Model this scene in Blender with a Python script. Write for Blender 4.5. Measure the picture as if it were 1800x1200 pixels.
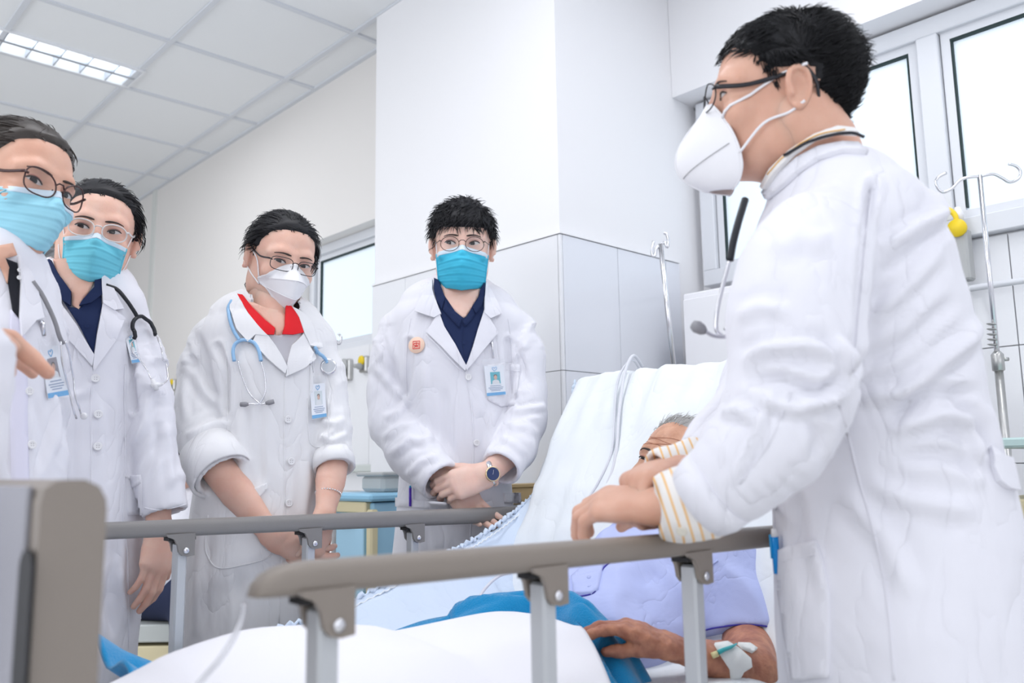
import bpy, math, random
import numpy as np
from mathutils import Vector, Matrix, geometry
from mathutils.bvhtree import BVHTree
random.seed(7); RNG = np.random.default_rng(7)
for o in list(bpy.data.objects): bpy.data.objects.remove(o)
scene = bpy.context.scene; COL = scene.collection

# ------------------------------------------------------------------ camera
FPX = 1500.0
def _cam_axes():
    c = np.array([900., 600.])
    def r(x, y): return np.array([x-c[0], c[1]-y, -FPX])
    X = r(2500, 795); X /= np.linalg.norm(X)
    Y = r(-550, 842); Y -= X*(X@Y); Y /= np.linalg.norm(Y)
    return np.stack([X, Y, np.cross(X, Y)])
RC = _cam_axes()                       # world = RC @ camera-space
CAM = np.array([0., 0., 1.0])
FWD = RC @ np.array([0, 0, -1.]); GF = np.array([FWD[0], FWD[1], 0]); GF /= np.linalg.norm(GF)
RIGHT = RC @ np.array([1., 0, 0]); UPC = RC @ np.array([0., 1, 0]); BACK = -FWD
RH = np.array([GF[1], -GF[0], 0.])     # horizontal right as seen from the camera
def ray(x, y): return RC @ np.array([x-900., 600.-y, -FPX])
def P(x, y, g):                        # the point seen at (x, y) standing g metres ahead (measured along the floor)
    v = ray(x, y); return CAM + v*(g/(v@GF))
def PZ(x, y, z): v = ray(x, y); return CAM + v*((z-CAM[2])/v[2])
def PY(x, y, Y): v = ray(x, y); return CAM + v*(Y/v[1])
def PX(x, y, X): v = ray(x, y); return CAM + v*(X/v[0])
def proj(p):
    q = (np.asarray(p)-CAM) @ RC
    return np.stack([900+FPX*q[..., 0]/-q[..., 2], 600-FPX*q[..., 1]/-q[..., 2]], -1)
def mpp(p): return float((np.asarray(p)-CAM)@FWD)/FPX    # metres per pixel there

cd = bpy.data.cameras.new('camera'); cam = bpy.data.objects.new('camera', cd); COL.objects.link(cam)
cam.matrix_world = Matrix(np.vstack([np.column_stack([RC, CAM]), [0, 0, 0, 1]]).tolist())
cd.sensor_width = 36; cd.lens = FPX/1800*36; cd.clip_start = .02
cd.dof.use_dof = True; cd.dof.focus_distance = 1.9; cd.dof.aperture_fstop = 4.0
scene.camera = cam

# ------------------------------------------------------------------ world, lights, exposure
scene.view_settings.view_transform = 'Standard'; scene.view_settings.look = 'None'
scene.view_settings.gamma = 1; scene.view_settings.use_curve_mapping = False
scene.view_settings.exposure = -0.03
wd = bpy.data.worlds.new('world'); scene.world = wd; wd.use_nodes = True
wd.node_tree.nodes['Background'].inputs[0].default_value = (.86, .9, 1, 1)
wd.node_tree.nodes['Background'].inputs[1].default_value = .55
CEIL = 2.97
def area(loc, sx, sy, power, col=(.97, .97, 1), rot=(0, 0, 0)):
    l = bpy.data.lights.new('luminaire_or_fill_light', 'AREA'); l.shape = 'RECTANGLE'; l.size = sx; l.size_y = sy
    l.energy = power; l.color = col
    o = bpy.data.objects.new('luminaire_or_fill_light', l); COL.objects.link(o); o.location = loc; o.rotation_euler = rot
    return o
LIGHTPOS = [(.9, 4.3), (.85, 1.6), (-.6, 4.3), (-.6, 1.6), (-.6, -.8), (1.5, -.6), (2.4, .6)]
# soft fill lights added at the unseen walls behind and beside the camera
area((-2.85, 2.5, 1.7), 1.7, 6.0, 78, (.93, .96, 1), (0, math.radians(-90), 0))
area((-.5, -3.0, 1.7), 4.5, 1.7, 30, (.93, .96, 1), (math.radians(90), 0, 0))
for lx, ly in LIGHTPOS: area((lx, ly, CEIL-.06), 1.15, .28, 11)

# ------------------------------------------------------------------ materials
MATS = {}
def mat(name, col, rough=.6, metal=0., bump=0., bscale=200., spec=.5, sub=0., trans=0., emit=None, estr=1., var=0., vscale=6., alpha=1., coat=0., ior=1.45, sheen=0., col2=None, wave=None, wrinkle=0., wscale=(9, 9, 4)):
    if name in MATS: return MATS[name]
    m = bpy.data.materials.new(name); m.use_nodes = True; nt = m.node_tree; b = nt.nodes['Principled BSDF']
    b.inputs['Base Color'].default_value = (*col, 1); b.inputs['Roughness'].default_value = rough
    b.inputs['Metallic'].default_value = metal; b.inputs['Specular IOR Level'].default_value = spec
    b.inputs['IOR'].default_value = ior
    if sub: b.inputs['Subsurface Weight'].default_value = sub; b.inputs['Subsurface Radius'].default_value = (.012, .005, .003); b.inputs['Subsurface Scale'].default_value = 1.
    if trans: b.inputs['Transmission Weight'].default_value = trans
    if alpha < 1: b.inputs['Alpha'].default_value = alpha
    if coat: b.inputs['Coat Weight'].default_value = coat
    if sheen: b.inputs['Sheen Weight'].default_value = sheen
    if emit: b.inputs['Emission Color'].default_value = (*emit, 1); b.inputs['Emission Strength'].default_value = estr
    L = nt.links; tc = nt.nodes.new('ShaderNodeTexCoord')
    if var:
        n = nt.nodes.new('ShaderNodeTexNoise'); n.inputs['Scale'].default_value = vscale; n.inputs['Detail'].default_value = 5
        r = nt.nodes.new('ShaderNodeValToRGB'); L.new(tc.outputs['Object'], n.inputs['Vector']); L.new(n.outputs['Fac'], r.inputs[0])
        c2 = col2 if col2 else tuple(c*(1-var) for c in col)
        r.color_ramp.elements[0].position = .35; r.color_ramp.elements[1].position = .68
        r.color_ramp.elements[0].color = (*c2, 1); r.color_ramp.elements[1].color = (*col, 1)
        L.new(r.outputs[0], b.inputs['Base Color'])
    if wrinkle:
        mp = nt.nodes.new('ShaderNodeMapping'); mp.inputs['Scale'].default_value = wscale; L.new(tc.outputs['Object'], mp.inputs['Vector'])
        nw = nt.nodes.new('ShaderNodeTexNoise'); nw.inputs['Scale'].default_value = 1.; nw.inputs['Detail'].default_value = 3; nw.inputs['Distortion'].default_value = .6
        sb = nt.nodes.new('ShaderNodeMath'); sb.operation = 'SUBTRACT'; sb.inputs[1].default_value = .5; ab = nt.nodes.new('ShaderNodeMath'); ab.operation = 'ABSOLUTE'
        pw = nt.nodes.new('ShaderNodeMath'); pw.operation = 'POWER'; pw.inputs[1].default_value = .55
        bw = nt.nodes.new('ShaderNodeBump'); bw.inputs['Strength'].default_value = wrinkle; bw.inputs['Distance'].default_value = .012
        L.new(mp.outputs[0], nw.inputs['Vector']); L.new(nw.outputs['Fac'], sb.inputs[0]); L.new(sb.outputs[0], ab.inputs[0]); L.new(ab.outputs[0], pw.inputs[0]); L.new(pw.outputs[0], bw.inputs['Height']); L.new(bw.outputs[0], b.inputs['Normal'])
    if bump:
        n2 = nt.nodes.new('ShaderNodeTexNoise'); n2.inputs['Scale'].default_value = bscale; n2.inputs['Detail'].default_value = 3
        bp = nt.nodes.new('ShaderNodeBump'); bp.inputs['Strength'].default_value = bump; bp.inputs['Distance'].default_value = .002
        L.new(tc.outputs['Object'], n2.inputs['Vector']); L.new(n2.outputs['Fac'], bp.inputs['Height']); L.new(bp.outputs[0], b.inputs['Normal'])
        if wrinkle: L.new(bw.outputs[0], bp.inputs['Normal'])
    MATS[name] = m; return m
def stripes(name, base, line, scale, axis, width=.2):
    m = mat(name, base, .8); nt = m.node_tree; b = nt.nodes['Principled BSDF']; L = nt.links
    tc = nt.nodes.new('ShaderNodeTexCoord'); dp = nt.nodes.new('ShaderNodeVectorMath'); dp.operation = 'DOT_PRODUCT'
    dp.inputs[1].default_value = tuple(np.array(axis)*scale); fr = nt.nodes.new('ShaderNodeMath'); fr.operation = 'FRACT'
    lt = nt.nodes.new('ShaderNodeMath'); lt.operation = 'LESS_THAN'; lt.inputs[1].default_value = width
    mx = nt.nodes.new('ShaderNodeMix'); mx.data_type = 'RGBA'; mx.inputs[6].default_value = (*base, 1); mx.inputs[7].default_value = (*line, 1)
    L.new(tc.outputs['Object'], dp.inputs[0]); L.new(dp.outputs['Value'], fr.inputs[0]); L.new(fr.outputs[0], lt.inputs[0])
    L.new(lt.outputs[0], mx.inputs[0]); L.new(mx.outputs[2], b.inputs['Base Color']); return m
M_COAT = mat('coat_cotton', (.80, .80, .86), .9, bump=.12, bscale=900, sheen=.1, wrinkle=.6, wscale=(10, 10, 4.5))
M_COATW = mat('coat_cotton_bright', (.85, .85, .87), .9, bump=.12, bscale=900, sheen=.1, wrinkle=.6, wscale=(10, 10, 4.5))
M_BUTTON = mat('white_button_plastic', (.82, .82, .84), .3)
M_HOLE = mat('button_hole_shade', (.35, .34, .36), .8)
M_SKIN = mat('skin_light', (.80, .53, .43), .5, sub=.25, bump=.15, bscale=260, var=.12, vscale=25, col2=(.76, .45, .35))
M_SKINM = mat('skin_warm', (.72, .43, .32), .45, sub=.2, bump=.15, bscale=260, var=.12, vscale=25, col2=(.65, .36, .26))
M_SKINP = mat('skin_pale', (.84, .60, .51), .5, sub=.25, bump=.15, bscale=260, var=.1, vscale=25, col2=(.80, .52, .43))
M_SKINO = mat('skin_aged', (.55, .25, .15), .5, sub=.12, bump=.8, bscale=140, var=.3, vscale=45, col2=(.36, .14, .09))
M_SKINOF = mat('skin_aged_face', (.72, .42, .29), .42, sub=.15, bump=.6, bscale=120, var=.2, vscale=35, col2=(.55, .28, .18))
M_HAIR = mat('hair_black', (.010, .010, .013), .5, spec=.35)
M_HAIRB = mat('hair_jet', (.006, .006, .008), .5, spec=.35)
M_HAIRBR = mat('hair_dark_brown', (.03, .022, .018), .42)
M_HAIRG = mat('hair_grey', (.42, .41, .40), .55)
M_BROW = mat('eyebrow_hair', (.05, .035, .03), .8)
M_WHITE_EYE = mat('eye_white', (.62, .57, .56), .25)
M_IRIS = mat('eye_iris', (.012, .008, .006), .15)
M_LIP = mat('lip_skin', (.52, .22, .19), .5)
M_NAVY = mat('navy_shirt_cotton', (.006, .018, .075), .85, bump=.1, bscale=700)
M_BLACKC = mat('black_trouser_cloth', (.012, .013, .02), .9)
M_RED = mat('red_polo_cotton', (.78, .012, .02), .8, bump=.1, bscale=600)
M_GREYC = mat('grey_polo_cotton', (.55, .54, .58), .85)
M_MASKB = mat('mask_blue', (.16, .60, .75), .75, bump=.1, bscale=400)
M_MASKB2 = mat('mask_blue_pale', (.33, .68, .82), .75, bump=.1, bscale=400)
M_MASKBD = mat('mask_bright_blue', (.05, .50, .72), .75, bump=.1, bscale=400)
M_MASKW = mat('mask_white', (.86, .86, .89), .8, bump=.08, bscale=500)
M_MASKEDGE = mat('mask_edge_white', (.68, .80, .90), .7)
M_BLACKF = mat('glasses_black', (.015, .015, .02), .3)
M_BROWNF = mat('glasses_brown', (.05, .018, .018), .25)
M_CLEARF = mat('glasses_clear', (.72, .70, .70), .15, spec=.7)
M_SILVER = mat('silver_metal', (.75, .75, .78), .22, 1.)
M_STEEL = mat('brushed_steel', (.55, .55, .54), .35, .9, var=.15, vscale=14)
M_LENS = mat('lens_glass', (.4, .42, .46), .02, spec=.5, alpha=.07)
M_CLEARP = mat('clear_badge_plastic', (.92, .95, 1), .1, spec=.5, alpha=.10)
M_PAPER = mat('badge_paper', (.86, .89, .95), .5)
M_BLUE = mat('badge_blue', (.03, .36, .72), .5)
M_TEAL = mat('badge_photo_teal', (.02, .42, .52), .5)
M_TEXT = mat('badge_text_grey', (.28, .36, .52), .7)
M_STETB = mat('stethoscope_blue', (.30, .52, .78), .4)
M_STETK = mat('stethoscope_black', (.012, .014, .02), .35)
M_RUBBER = mat('grey_rubber', (.28, .28, .30), .6)
M_RAIL = mat('rail_taupe', (.27, .235, .205), .38, bump=.25, bscale=900, spec=.4)
M_RAILB = mat('rail_grey', (.245, .235, .23), .38, bump=.2, bscale=900)
M_BRKT_IN = mat('bracket_inner_black', (.02, .02, .022), .6)
M_POST = mat('post_aluminium', (.56, .58, .60), .38, .35)
M_SHEET = mat('sheet_cotton', (.86, .90, .93), .9, bump=.1, bscale=500, wrinkle=.4, wscale=(6, 9, 6))
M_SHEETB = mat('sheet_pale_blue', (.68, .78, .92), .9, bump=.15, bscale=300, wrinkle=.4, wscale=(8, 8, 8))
M_QUILT = mat('quilt_white', (.88, .88, .93), .9, bump=.06, bscale=300)
M_TEALB = mat('blanket_turquoise', (.0, .265, .57), .95, bump=.9, bscale=420, sheen=.4)
M_LAV = mat('gown_lavender', (.50, .56, .87), .9, bump=.12, bscale=600, wrinkle=.5, wscale=(8, 8, 8))
M_PIPE = mat('gown_piping_indigo', (.06, .05, .36), .8)
M_TAPE = mat('surgical_tape', (.86, .88, .86), .6, bump=.3, bscale=600)
M_STRIPE = None
M_CABLE = mat('white_cable', (.72, .74, .80), .45)
M_WALL = mat('wall_paint_white', (.88, .88, .90), .8, bump=.03, bscale=60)
M_WALLC = mat('wall_paint_cream', (.82, .80, .78), .8, bump=.03, bscale=60)
M_CEIL = mat('ceiling_tile_mineral', (.90, .92, .94), .9, bump=.35, bscale=350)
M_GRID = mat('ceiling_grid_metal', (.72, .75, .80), .5)
M_TILESH = mat('wall_tile_glazed_shade', (.80, .82, .88), .07, spec=.5)  # the pillar's white tile again, shade of its bed-side face put into the colour
M_TILEW = mat('wall_tile_white', (.86, .87, .90), .12, spec=.45)
M_GROUT = mat('grout', (.72, .73, .76), .9)
M_FRAME = mat('window_aluminium', (.74, .76, .80), .4, spec=.5)
M_GASKET = mat('window_gasket', (.01, .03, .03), .6)
M_FLOOR = mat('floor_tile', (.76, .75, .72), .3, var=.08, vscale=3)
M_CREAM = mat('cream_plastic', (.70, .62, .40), .5)
M_BLUEP = mat('pale_blue_laminate', (.36, .62, .80), .45)
M_BLUEP2 = mat('blue_laminate_top', (.30, .58, .78), .4)
M_GREYP = mat('grey_plastic', (.45, .46, .46), .5)
M_YEL = mat('yellow_plastic', (.85, .62, .02), .45)
M_GREEN = mat('green_plastic', (.02, .45, .16), .45)
M_DENIM = mat('navy_denim', (.015, .022, .06), .95, bump=.4, bscale=500)
M_SHOE = mat('shoe_leather', (.03, .03, .03), .5)
M_WOODB = mat('tan_board', (.50, .36, .18), .6)

# ------------------------------------------------------------------ scene helpers
def link(o, parent=None):
    COL.objects.link(o)
    if parent is not None: o.parent = parent
    return o
def tag(o, label=None, cat=None, group=None, kind=None):
    if label: o['label'] = label
    if cat: o['category'] = cat
    if group: o['group'] = group
    if kind: o['kind'] = kind
    return o
def thing(name, label, cat, loc=(0, 0, 0), group=None):
    o = bpy.data.objects.new(name, None); o.empty_display_size = .05; COL.objects.link(o)
    o.location = tuple(float(v) for v in loc); tag(o, label, cat, group); return o
def mesh_obj(name, V, Fc, m, parent=None, smooth=True):
    V = np.asarray(V, float)
    me = bpy.data.meshes.new(name)
    if isinstance(Fc, np.ndarray):
        n, k = Fc.shape
        me.vertices.add(len(V)); me.vertices.foreach_set('co', V.ravel())
        me.loops.add(n*k); me.loops.foreach_set('vertex_index', Fc.astype(np.int32).ravel())
        me.polygons.add(n); me.polygons.foreach_set('loop_start', np.arange(0, n*k, k, dtype=np.int32))
        me.update(calc_edges=True); me.validate()
    else: me.from_pydata([tuple(v) for v in V], [], [tuple(f) for f in Fc]); me.update()
    if smooth: me.polygons.foreach_set('use_smooth', [True]*len(me.polygons))
    ms = m if isinstance(m, (list, tuple)) else [m]
    for x in ms: me.materials.append(x)
    o = bpy.data.objects.new(name, me); link(o)
    if parent is not None: adopt(o, parent)
    return o
def adopt(o, parent):
    bpy_parent_mat = parent_world(parent)
    o.parent = parent; o.matrix_parent_inverse = bpy_parent_mat.inverted()
def parent_world(p):
    return p.matrix_basis.copy() if p.parent is None else parent_world(p.parent) @ p.matrix_parent_inverse @ p.matrix_basis
class MB:
    """collects shapes into one mesh"""
    def __init__(s): s.v = []; s.f = []; s.n = 0
    def add(s, V, Fc):
        V = np.asarray(V, float); s.v.append(V); s.f += [tuple(int(i)+s.n for i in f) for f in Fc]; s.n += len(V); return s
    def box(s, c, size, R=None, bev=0.):
        c = np.array(c, float); h = np.array(size, float)/2
        if bev <= 0 or bev >= min(h):
            pts = np.array([[x, y, z] for x in (-1, 1) for y in (-1, 1) for z in (-1, 1)])*h
            F_ = [(0, 1, 3, 2), (4, 6, 7, 5), (0, 4, 5, 1), (2, 3, 7, 6), (0, 2, 6, 4), (1, 5, 7, 3)]
        else:
            pts = []; F_ = []; idx = {}
            for x in (-1, 1):
                for y in (-1, 1):
                    for z in (-1, 1):
                        sg = np.array([x, y, z])
                        for a in range(3):
                            q = sg*(h-bev); q[a] = sg[a]*h[a]; idx[(x, y, z, a)] = len(pts); pts.append(q)
            for a in range(3):
                b, c2 = (a+1) % 3, (a+2) % 3
                for sg in (-1, 1):
                    q = []
                    for u, v in ((-1, -1), (1, -1), (1, 1), (-1, 1)):
                        k = [0, 0, 0]; k[a] = sg; k[b] = u; k[c2] = v; q.append(idx[(*k, a)])
                    F_.append(q if sg > 0 else q[::-1])
            for a in range(3):
                b, c2 = (a+1) % 3, (a+2) % 3
                for u in (-1, 1):
                    for v in (-1, 1):
                        k0 = [0, 0, 0]; k0[a] = -1; k0[b] = u; k0[c2] = v; k1 = list(k0); k1[a] = 1
                        q = [idx[(*k0, b)], idx[(*k1, b)], idx[(*k1, c2)], idx[(*k0, c2)]]
                        F_.append(q if u*v < 0 else q[::-1])
            for x in (-1, 1):
                for y in (-1, 1):
                    for z in (-1, 1):
                        q = [idx[(x, y, z, a)] for a in range(3)]; F_.append(q if x*y*z > 0 else q[::-1])
            pts = np.array(pts)
        if R is not None: pts = pts @ np.asarray(R).T
        return s.add(pts+c, F_)
    def tube(s, pts, r, n=8, cap=True, flat=1., up=None):
        pts = np.asarray(pts, float); m = len(pts); r = np.broadcast_to(np.asarray(r, float), (m,))
        T = np.gradient(pts, axis=0); T /= np.linalg.norm(T, axis=1)[:, None]+1e-12
        ref = np.array(up, float) if up is not None else (np.array([0, 0, 1.]) if abs(T[0, 2]) < .9 else np.array([1., 0, 0]))
        V = []; N = None
        for i in range(m):
            if up is not None: N = ref.copy()
            elif N is None: N = ref
            N = N-T[i]*(N@T[i]); N /= np.linalg.norm(N)+1e-12; B = np.cross(T[i], N)
            a = np.linspace(0, 2*math.pi, n, endpoint=False)
            V.append(pts[i]+r[i]*(np.cos(a)[:, None]*N*flat+np.sin(a)[:, None]*B))
        V = np.concatenate(V); F_ = []
        for i in range(m-1):
            for j in range(n):
                k = (j+1) % n; F_.append((i*n+j, i*n+k, (i+1)*n+k, (i+1)*n+j))
        if cap: F_.append(tuple(range(n))[::-1]); F_.append(tuple((m-1)*n+j for j in range(n)))
        return s.add(V, F_)
    def lathe(s, prof, c, axis=(0, 0, 1), n=20):
        A = np.array(axis, float); A /= np.linalg.norm(A); ref = np.array([0, 0, 1.]) if abs(A[2]) < .9 else np.array([1., 0, 0])
        U = np.cross(ref, A); U /= np.linalg.norm(U); W = np.cross(A, U); c = np.array(c, float)
        a = np.linspace(0, 2*math.pi, n, endpoint=False); V = []; F_ = []
        for r_, z in prof: V.append(c+A*z+r_*(np.cos(a)[:, None]*U+np.sin(a)[:, None]*W))
        for i in range(len(prof)-1):
            for j in range(n):
                k = (j+1) % n; F_.append((i*n+j, i*n+k, (i+1)*n+k, (i+1)*n+j))
        F_.append(tuple(range(n))[::-1]); F_.append(tuple((len(prof)-1)*n+j for j in range(n)))
        return s.add(np.concatenate(V), F_)
    def grid(s, G, thick=0., nrm=None):
        """G (a,b,3) points; optional thickness along given normal(s)"""
        a, b, _ = G.shape; V = G.reshape(-1, 3); F_ = [(i*b+j, (i+1)*b+j, (i+1)*b+j+1, i*b+j+1) for i in range(a-1) for j in range(b-1)]
        if thick:
            if nrm is None:
                du = np.gradient(G, axis=0); dv = np.gradient(G, axis=1); nn = np.cross(du, dv); nn /= np.linalg.norm(nn, axis=2)[..., None]+1e-12
            else: nn = np.broadcast_to(np.asarray(nrm, float), G.shape)
            V2 = (G-nn*thick).reshape(-1, 3); k = a*b
            F_ += [tuple(i+k for i in f)[::-1] for f in F_[:]]
            ring = [j for j in range(b)]+[i*b+b-1 for i in range(1, a)]+[(a-1)*b+j for j in range(b-2, -1, -1)]+[i*b for i in range(a-2, 0, -1)]
            for q in range(len(ring)):
                p0, p1 = ring[q], ring[(q+1) % len(ring)]; F_.append((p0, p1, p1+k, p0+k))
            V = np.concatenate([V, V2])
        return s.add(V, F_)
    def prism(s, poly, axis_vec):
        poly = np.asarray(poly, float); n = len(poly); V = np.concatenate([poly, poly+np.asarray(axis_vec)])
        return s.add(V, [tuple(range(n))[::-1], tuple(range(n, 2*n))]+[(i, (i+1) % n, (i+1) % n+n, i+n) for i in range(n)])
    def build(s, name, m, parent=None, smooth=False):
        return mesh_obj(name, np.concatenate(s.v), s.f, m, parent, smooth)
def smooth_path(pts, n=8):
    """Catmull-Rom through the points"""
    p = np.asarray(pts, float); out = []
    q = np.vstack([2*p[0]-p[1], p, 2*p[-1]-p[-2]])
    for i in range(1, len(q)-2):
        for t in np.linspace(0, 1, n, endpoint=False):
            out.append(.5*((2*q[i])+(-q[i-1]+q[i+1])*t+(2*q[i-1]-5*q[i]+4*q[i+1]-q[i+2])*t*t+(-q[i-1]+3*q[i]-3*q[i+1]+q[i+2])*t**3))
    out.append(p[-1]); return np.array(out)

# ------------------------------------------------------------------ noise
def _hash(ix, iy, iz):
    h = (ix*374761393+iy*668265263+iz*2147483647) & 0xffffffff
    h = ((h ^ (h >> 13))*1274126177) & 0xffffffff
    return ((h ^ (h >> 16)) & 0xffff)/65535.*2-1
def vnoise(p):
    p = np.asarray(p, float)+1000.; i = np.floor(p).astype(np.int64); f = p-i; f = f*f*f*(f*(f*6-15)+10); r = 0
    for dx in (0, 1):
        for dy in (0, 1):
            for dz in (0, 1):
                w = (f[..., 0] if dx else 1-f[..., 0])*(f[..., 1] if dy else 1-f[..., 1])*(f[..., 2] if dz else 1-f[..., 2])
                r = r+w*_hash(i[..., 0]+dx, i[..., 1]+dy, i[..., 2]+dz)
    return r
def ridged(p): return 1-2*np.abs(vnoise(p))

# ------------------------------------------------------------------ implicit surfaces
class Field:
    def __init__(s, lo, hi, h):
        s.lo = np.array(lo, float); s.h = h; s.n = np.ceil((np.array(hi)-s.lo)/h).astype(int)+1
        s.D = np.full(s.n, 1., np.float32)
    def _box(s, lo, hi):
        a = np.clip(np.floor((lo-s.lo)/s.h).astype(int), 0, s.n); b = np.clip(np.ceil((hi-s.lo)/s.h).astype(int)+1, 0, s.n)
        if np.any(b <= a): return None, None
        ax = [s.lo[k]+s.h*np.arange(a[k], b[k]) for k in range(3)]
        return tuple(slice(a[k], b[k]) for k in range(3)), np.stack(np.meshgrid(*ax, indexing='ij'), -1)
    def op(s, lo, hi, fn, k=.01, mode='add'):
        sl, p = s._box(np.array(lo)-k-2*s.h, np.array(hi)+k+2*s.h)
        if sl is None: return
        d = fn(p); D = s.D[sl]
        if mode == 'add': h = np.maximum(k-np.abs(D-d), 0)/k if k > 0 else 0; s.D[sl] = np.minimum(D, d)-h*h*k*.25
        elif mode == 'sub': e = -d; h = np.maximum(k-np.abs(D-e), 0)/k if k > 0 else 0; s.D[sl] = np.maximum(D, e)+h*h*k*.25
        elif mode == 'int': s.D[sl] = np.maximum(D, d)
    def ell(s, c, r, k=.02, R=None, mode='add'):
        c = np.array(c, float); r = np.array(r, float)*np.ones(3); m = max(r)
        def fn(p):
            q = p-c
            if R is not None: q = q @ R
            a = np.linalg.norm(q/r, axis=-1); b = np.linalg.norm(q/(r*r), axis=-1)
            return a*(a-1)/np.maximum(b, 1e-6)
        s.op(c-m, c+m, fn, k, mode)
    def tube(s, pts, rad, k=.01, mode='add', side=None, rad2=None, kk=None):
        pts = np.asarray(pts, float); n = len(pts); rad = np.broadcast_to(np.asarray(rad, float), (n,))
        r2 = rad if rad2 is None else np.broadcast_to(np.asarray(rad2, float), (n,)); m = max(rad.max(), r2.max()); kk = k if kk is None else kk
        lo = pts.min(0)-m; hi = pts.max(0)+m
        def fn(p):
            out = None; S = None if side is None else np.array(side, float)
            for i in range(n-1):
                a, b = pts[i], pts[i+1]; ab = b-a; L = ab@ab+1e-12; q = p-a; t = np.clip((q@ab)/L, 0, 1)
                q = q-t[..., None]*ab
                if S is None: d = np.linalg.norm(q, axis=-1)-(rad[i]+(rad[i+1]-rad[i])*t)
                else:
                    T = ab/math.sqrt(L); s2 = S-T*(S@T); s2 /= np.linalg.norm(s2); N = np.cross(T, s2)
                    ra = rad[i]+(rad[i+1]-rad[i])*t; rb = r2[i]+(r2[i+1]-r2[i])*t; mn = np.minimum(ra, rb)
                    d = (np.sqrt((q@s2/ra)**2+(q@N/rb)**2+(q@T/mn)**2)-1)*mn
                if out is None: out = d
                else:
                    h = np.maximum(kk-np.abs(out-d), 0)/max(kk, 1e-6); out = np.minimum(out, d)-h*h*kk*.25*(0 if S is not None else .5)
            return out
        s.op(lo, hi, fn, k, mode)
    def half(s, pt, nrm, lo=None, hi=None):
        """keep only the side opposite to nrm (within box)"""
        pt = np.array(pt, float); nrm = np.array(nrm, float); nrm /= np.linalg.norm(nrm)
        L = s.lo if lo is None else np.array(lo); H = s.lo+s.h*s.n if hi is None else np.array(hi)
        s.op(L, H, lambda p: (p-pt)@nrm, 0, 'int')
    def mesh(s):
        D = s.D; sg = D < 0; h = s.h
        D = np.where(D == 0, 1e-7, D)
        n = s.n; cnt = np.zeros(tuple(n-1), np.int8)
        for dx in (0, 1):
            for dy in (0, 1):
                for dz in (0, 1): cnt += sg[dx:n[0]-1+dx, dy:n[1]-1+dy, dz:n[2]-1+dz]
        act = (cnt > 0) & (cnt < 8); I, J, K = np.nonzero(act); idx = np.full(act.shape, -1, np.int64); idx[I, J, K] = np.arange(len(I))
        acc = np.zeros((len(I), 3)); num = np.zeros(len(I))
        cor = [(0, 0, 0), (1, 0, 0), (0, 1, 0), (1, 1, 0), (0, 0, 1), (1, 0, 1), (0, 1, 1), (1, 1, 1)]
        for a, b in ((0, 1), (2, 3), (4, 5), (6, 7), (0, 2), (1, 3), (4, 6), (5, 7), (0, 4), (1, 5), (2, 6), (3, 7)):
            ca, cb = np.array(cor[a]), np.array(cor[b])
            da = D[I+ca[0], J+ca[1], K+ca[2]]; db = D[I+cb[0], J+cb[1], K+cb[2]]; m = (da < 0) != (db < 0)
            t = da[m]/(da[m]-db[m]); acc[m] += ca+(cb-ca)*t[:, None]; num[m] += 1
        V = s.lo+h*(np.stack([I, J, K], 1)+acc/num[:, None]); Q = []
        for ax in range(3):
            o = [0, 0, 0]; o[ax] = 1
            a_ = sg[:n[0]-o[0], :n[1]-o[1], :n[2]-o[2]]; b_ = sg[o[0]:, o[1]:, o[2]:]
            i, j, k = np.nonzero(a_ != b_); u, v = [(1, 2), (2, 0), (0, 1)][ax]; c = np.stack([i, j, k], 1)
            ok = (c[:, u] > 0) & (c[:, v] > 0) & (c[:, u] < n[u]-1) & (c[:, v] < n[v]-1); c = c[ok]; flip = ~a_[i, j, k][ok]
            def at(du, dv):
                q = c.copy(); q[:, u] -= du; q[:, v] -= dv; return idx[q[:, 0], q[:, 1], q[:, 2]]
            q = np.stack([at(1, 1), at(0, 1), at(0, 0), at(1, 0)], 1); q[flip] = q[flip][:, ::-1]; Q.append(q)
        Q = np.concatenate(Q); Q = Q[(Q >= 0).all(1)]
        return V, Q
def relax(V, Q, it=2, w=.5):
    E = np.concatenate([Q[:, [0, 1]], Q[:, [1, 2]], Q[:, [2, 3]], Q[:, [3, 0]]])
    deg = np.bincount(E.ravel(), minlength=len(V))[:, None]+1e-9
    for _ in range(it):
        A = np.zeros_like(V)
        for k in range(3): A[:, k] = np.bincount(E[:, 0], V[E[:, 1], k], len(V))+np.bincount(E[:, 1], V[E[:, 0], k], len(V))
        V = V*(1-w)+w*A/deg
    return V
def normals(V, Q):
    a = V[Q[:, 2]]-V[Q[:, 0]]; b = V[Q[:, 3]]-V[Q[:, 1]]; n = np.cross(a, b); N = np.zeros_like(V)
    for k in range(4):
        for d in range(3): N[:, d] += np.bincount(Q[:, k], n[:, d], len(V))
    return N/(np.linalg.norm(N, axis=1)[:, None]+1e-12)
def bvh_of(V, Q): return BVHTree.FromPolygons([tuple(v) for v in V], [tuple(int(i) for i in q) for q in Q])
def cast(b, x, y, g=None):
    v = ray(x, y); v /= np.linalg.norm(v); h = b.ray_cast(Vector(CAM), Vector(v))
    if h[0] is None: return None, None
    n = np.array(h[1]); n = n if n@v < 0 else -n
    return np.array(h[0]), n
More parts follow.
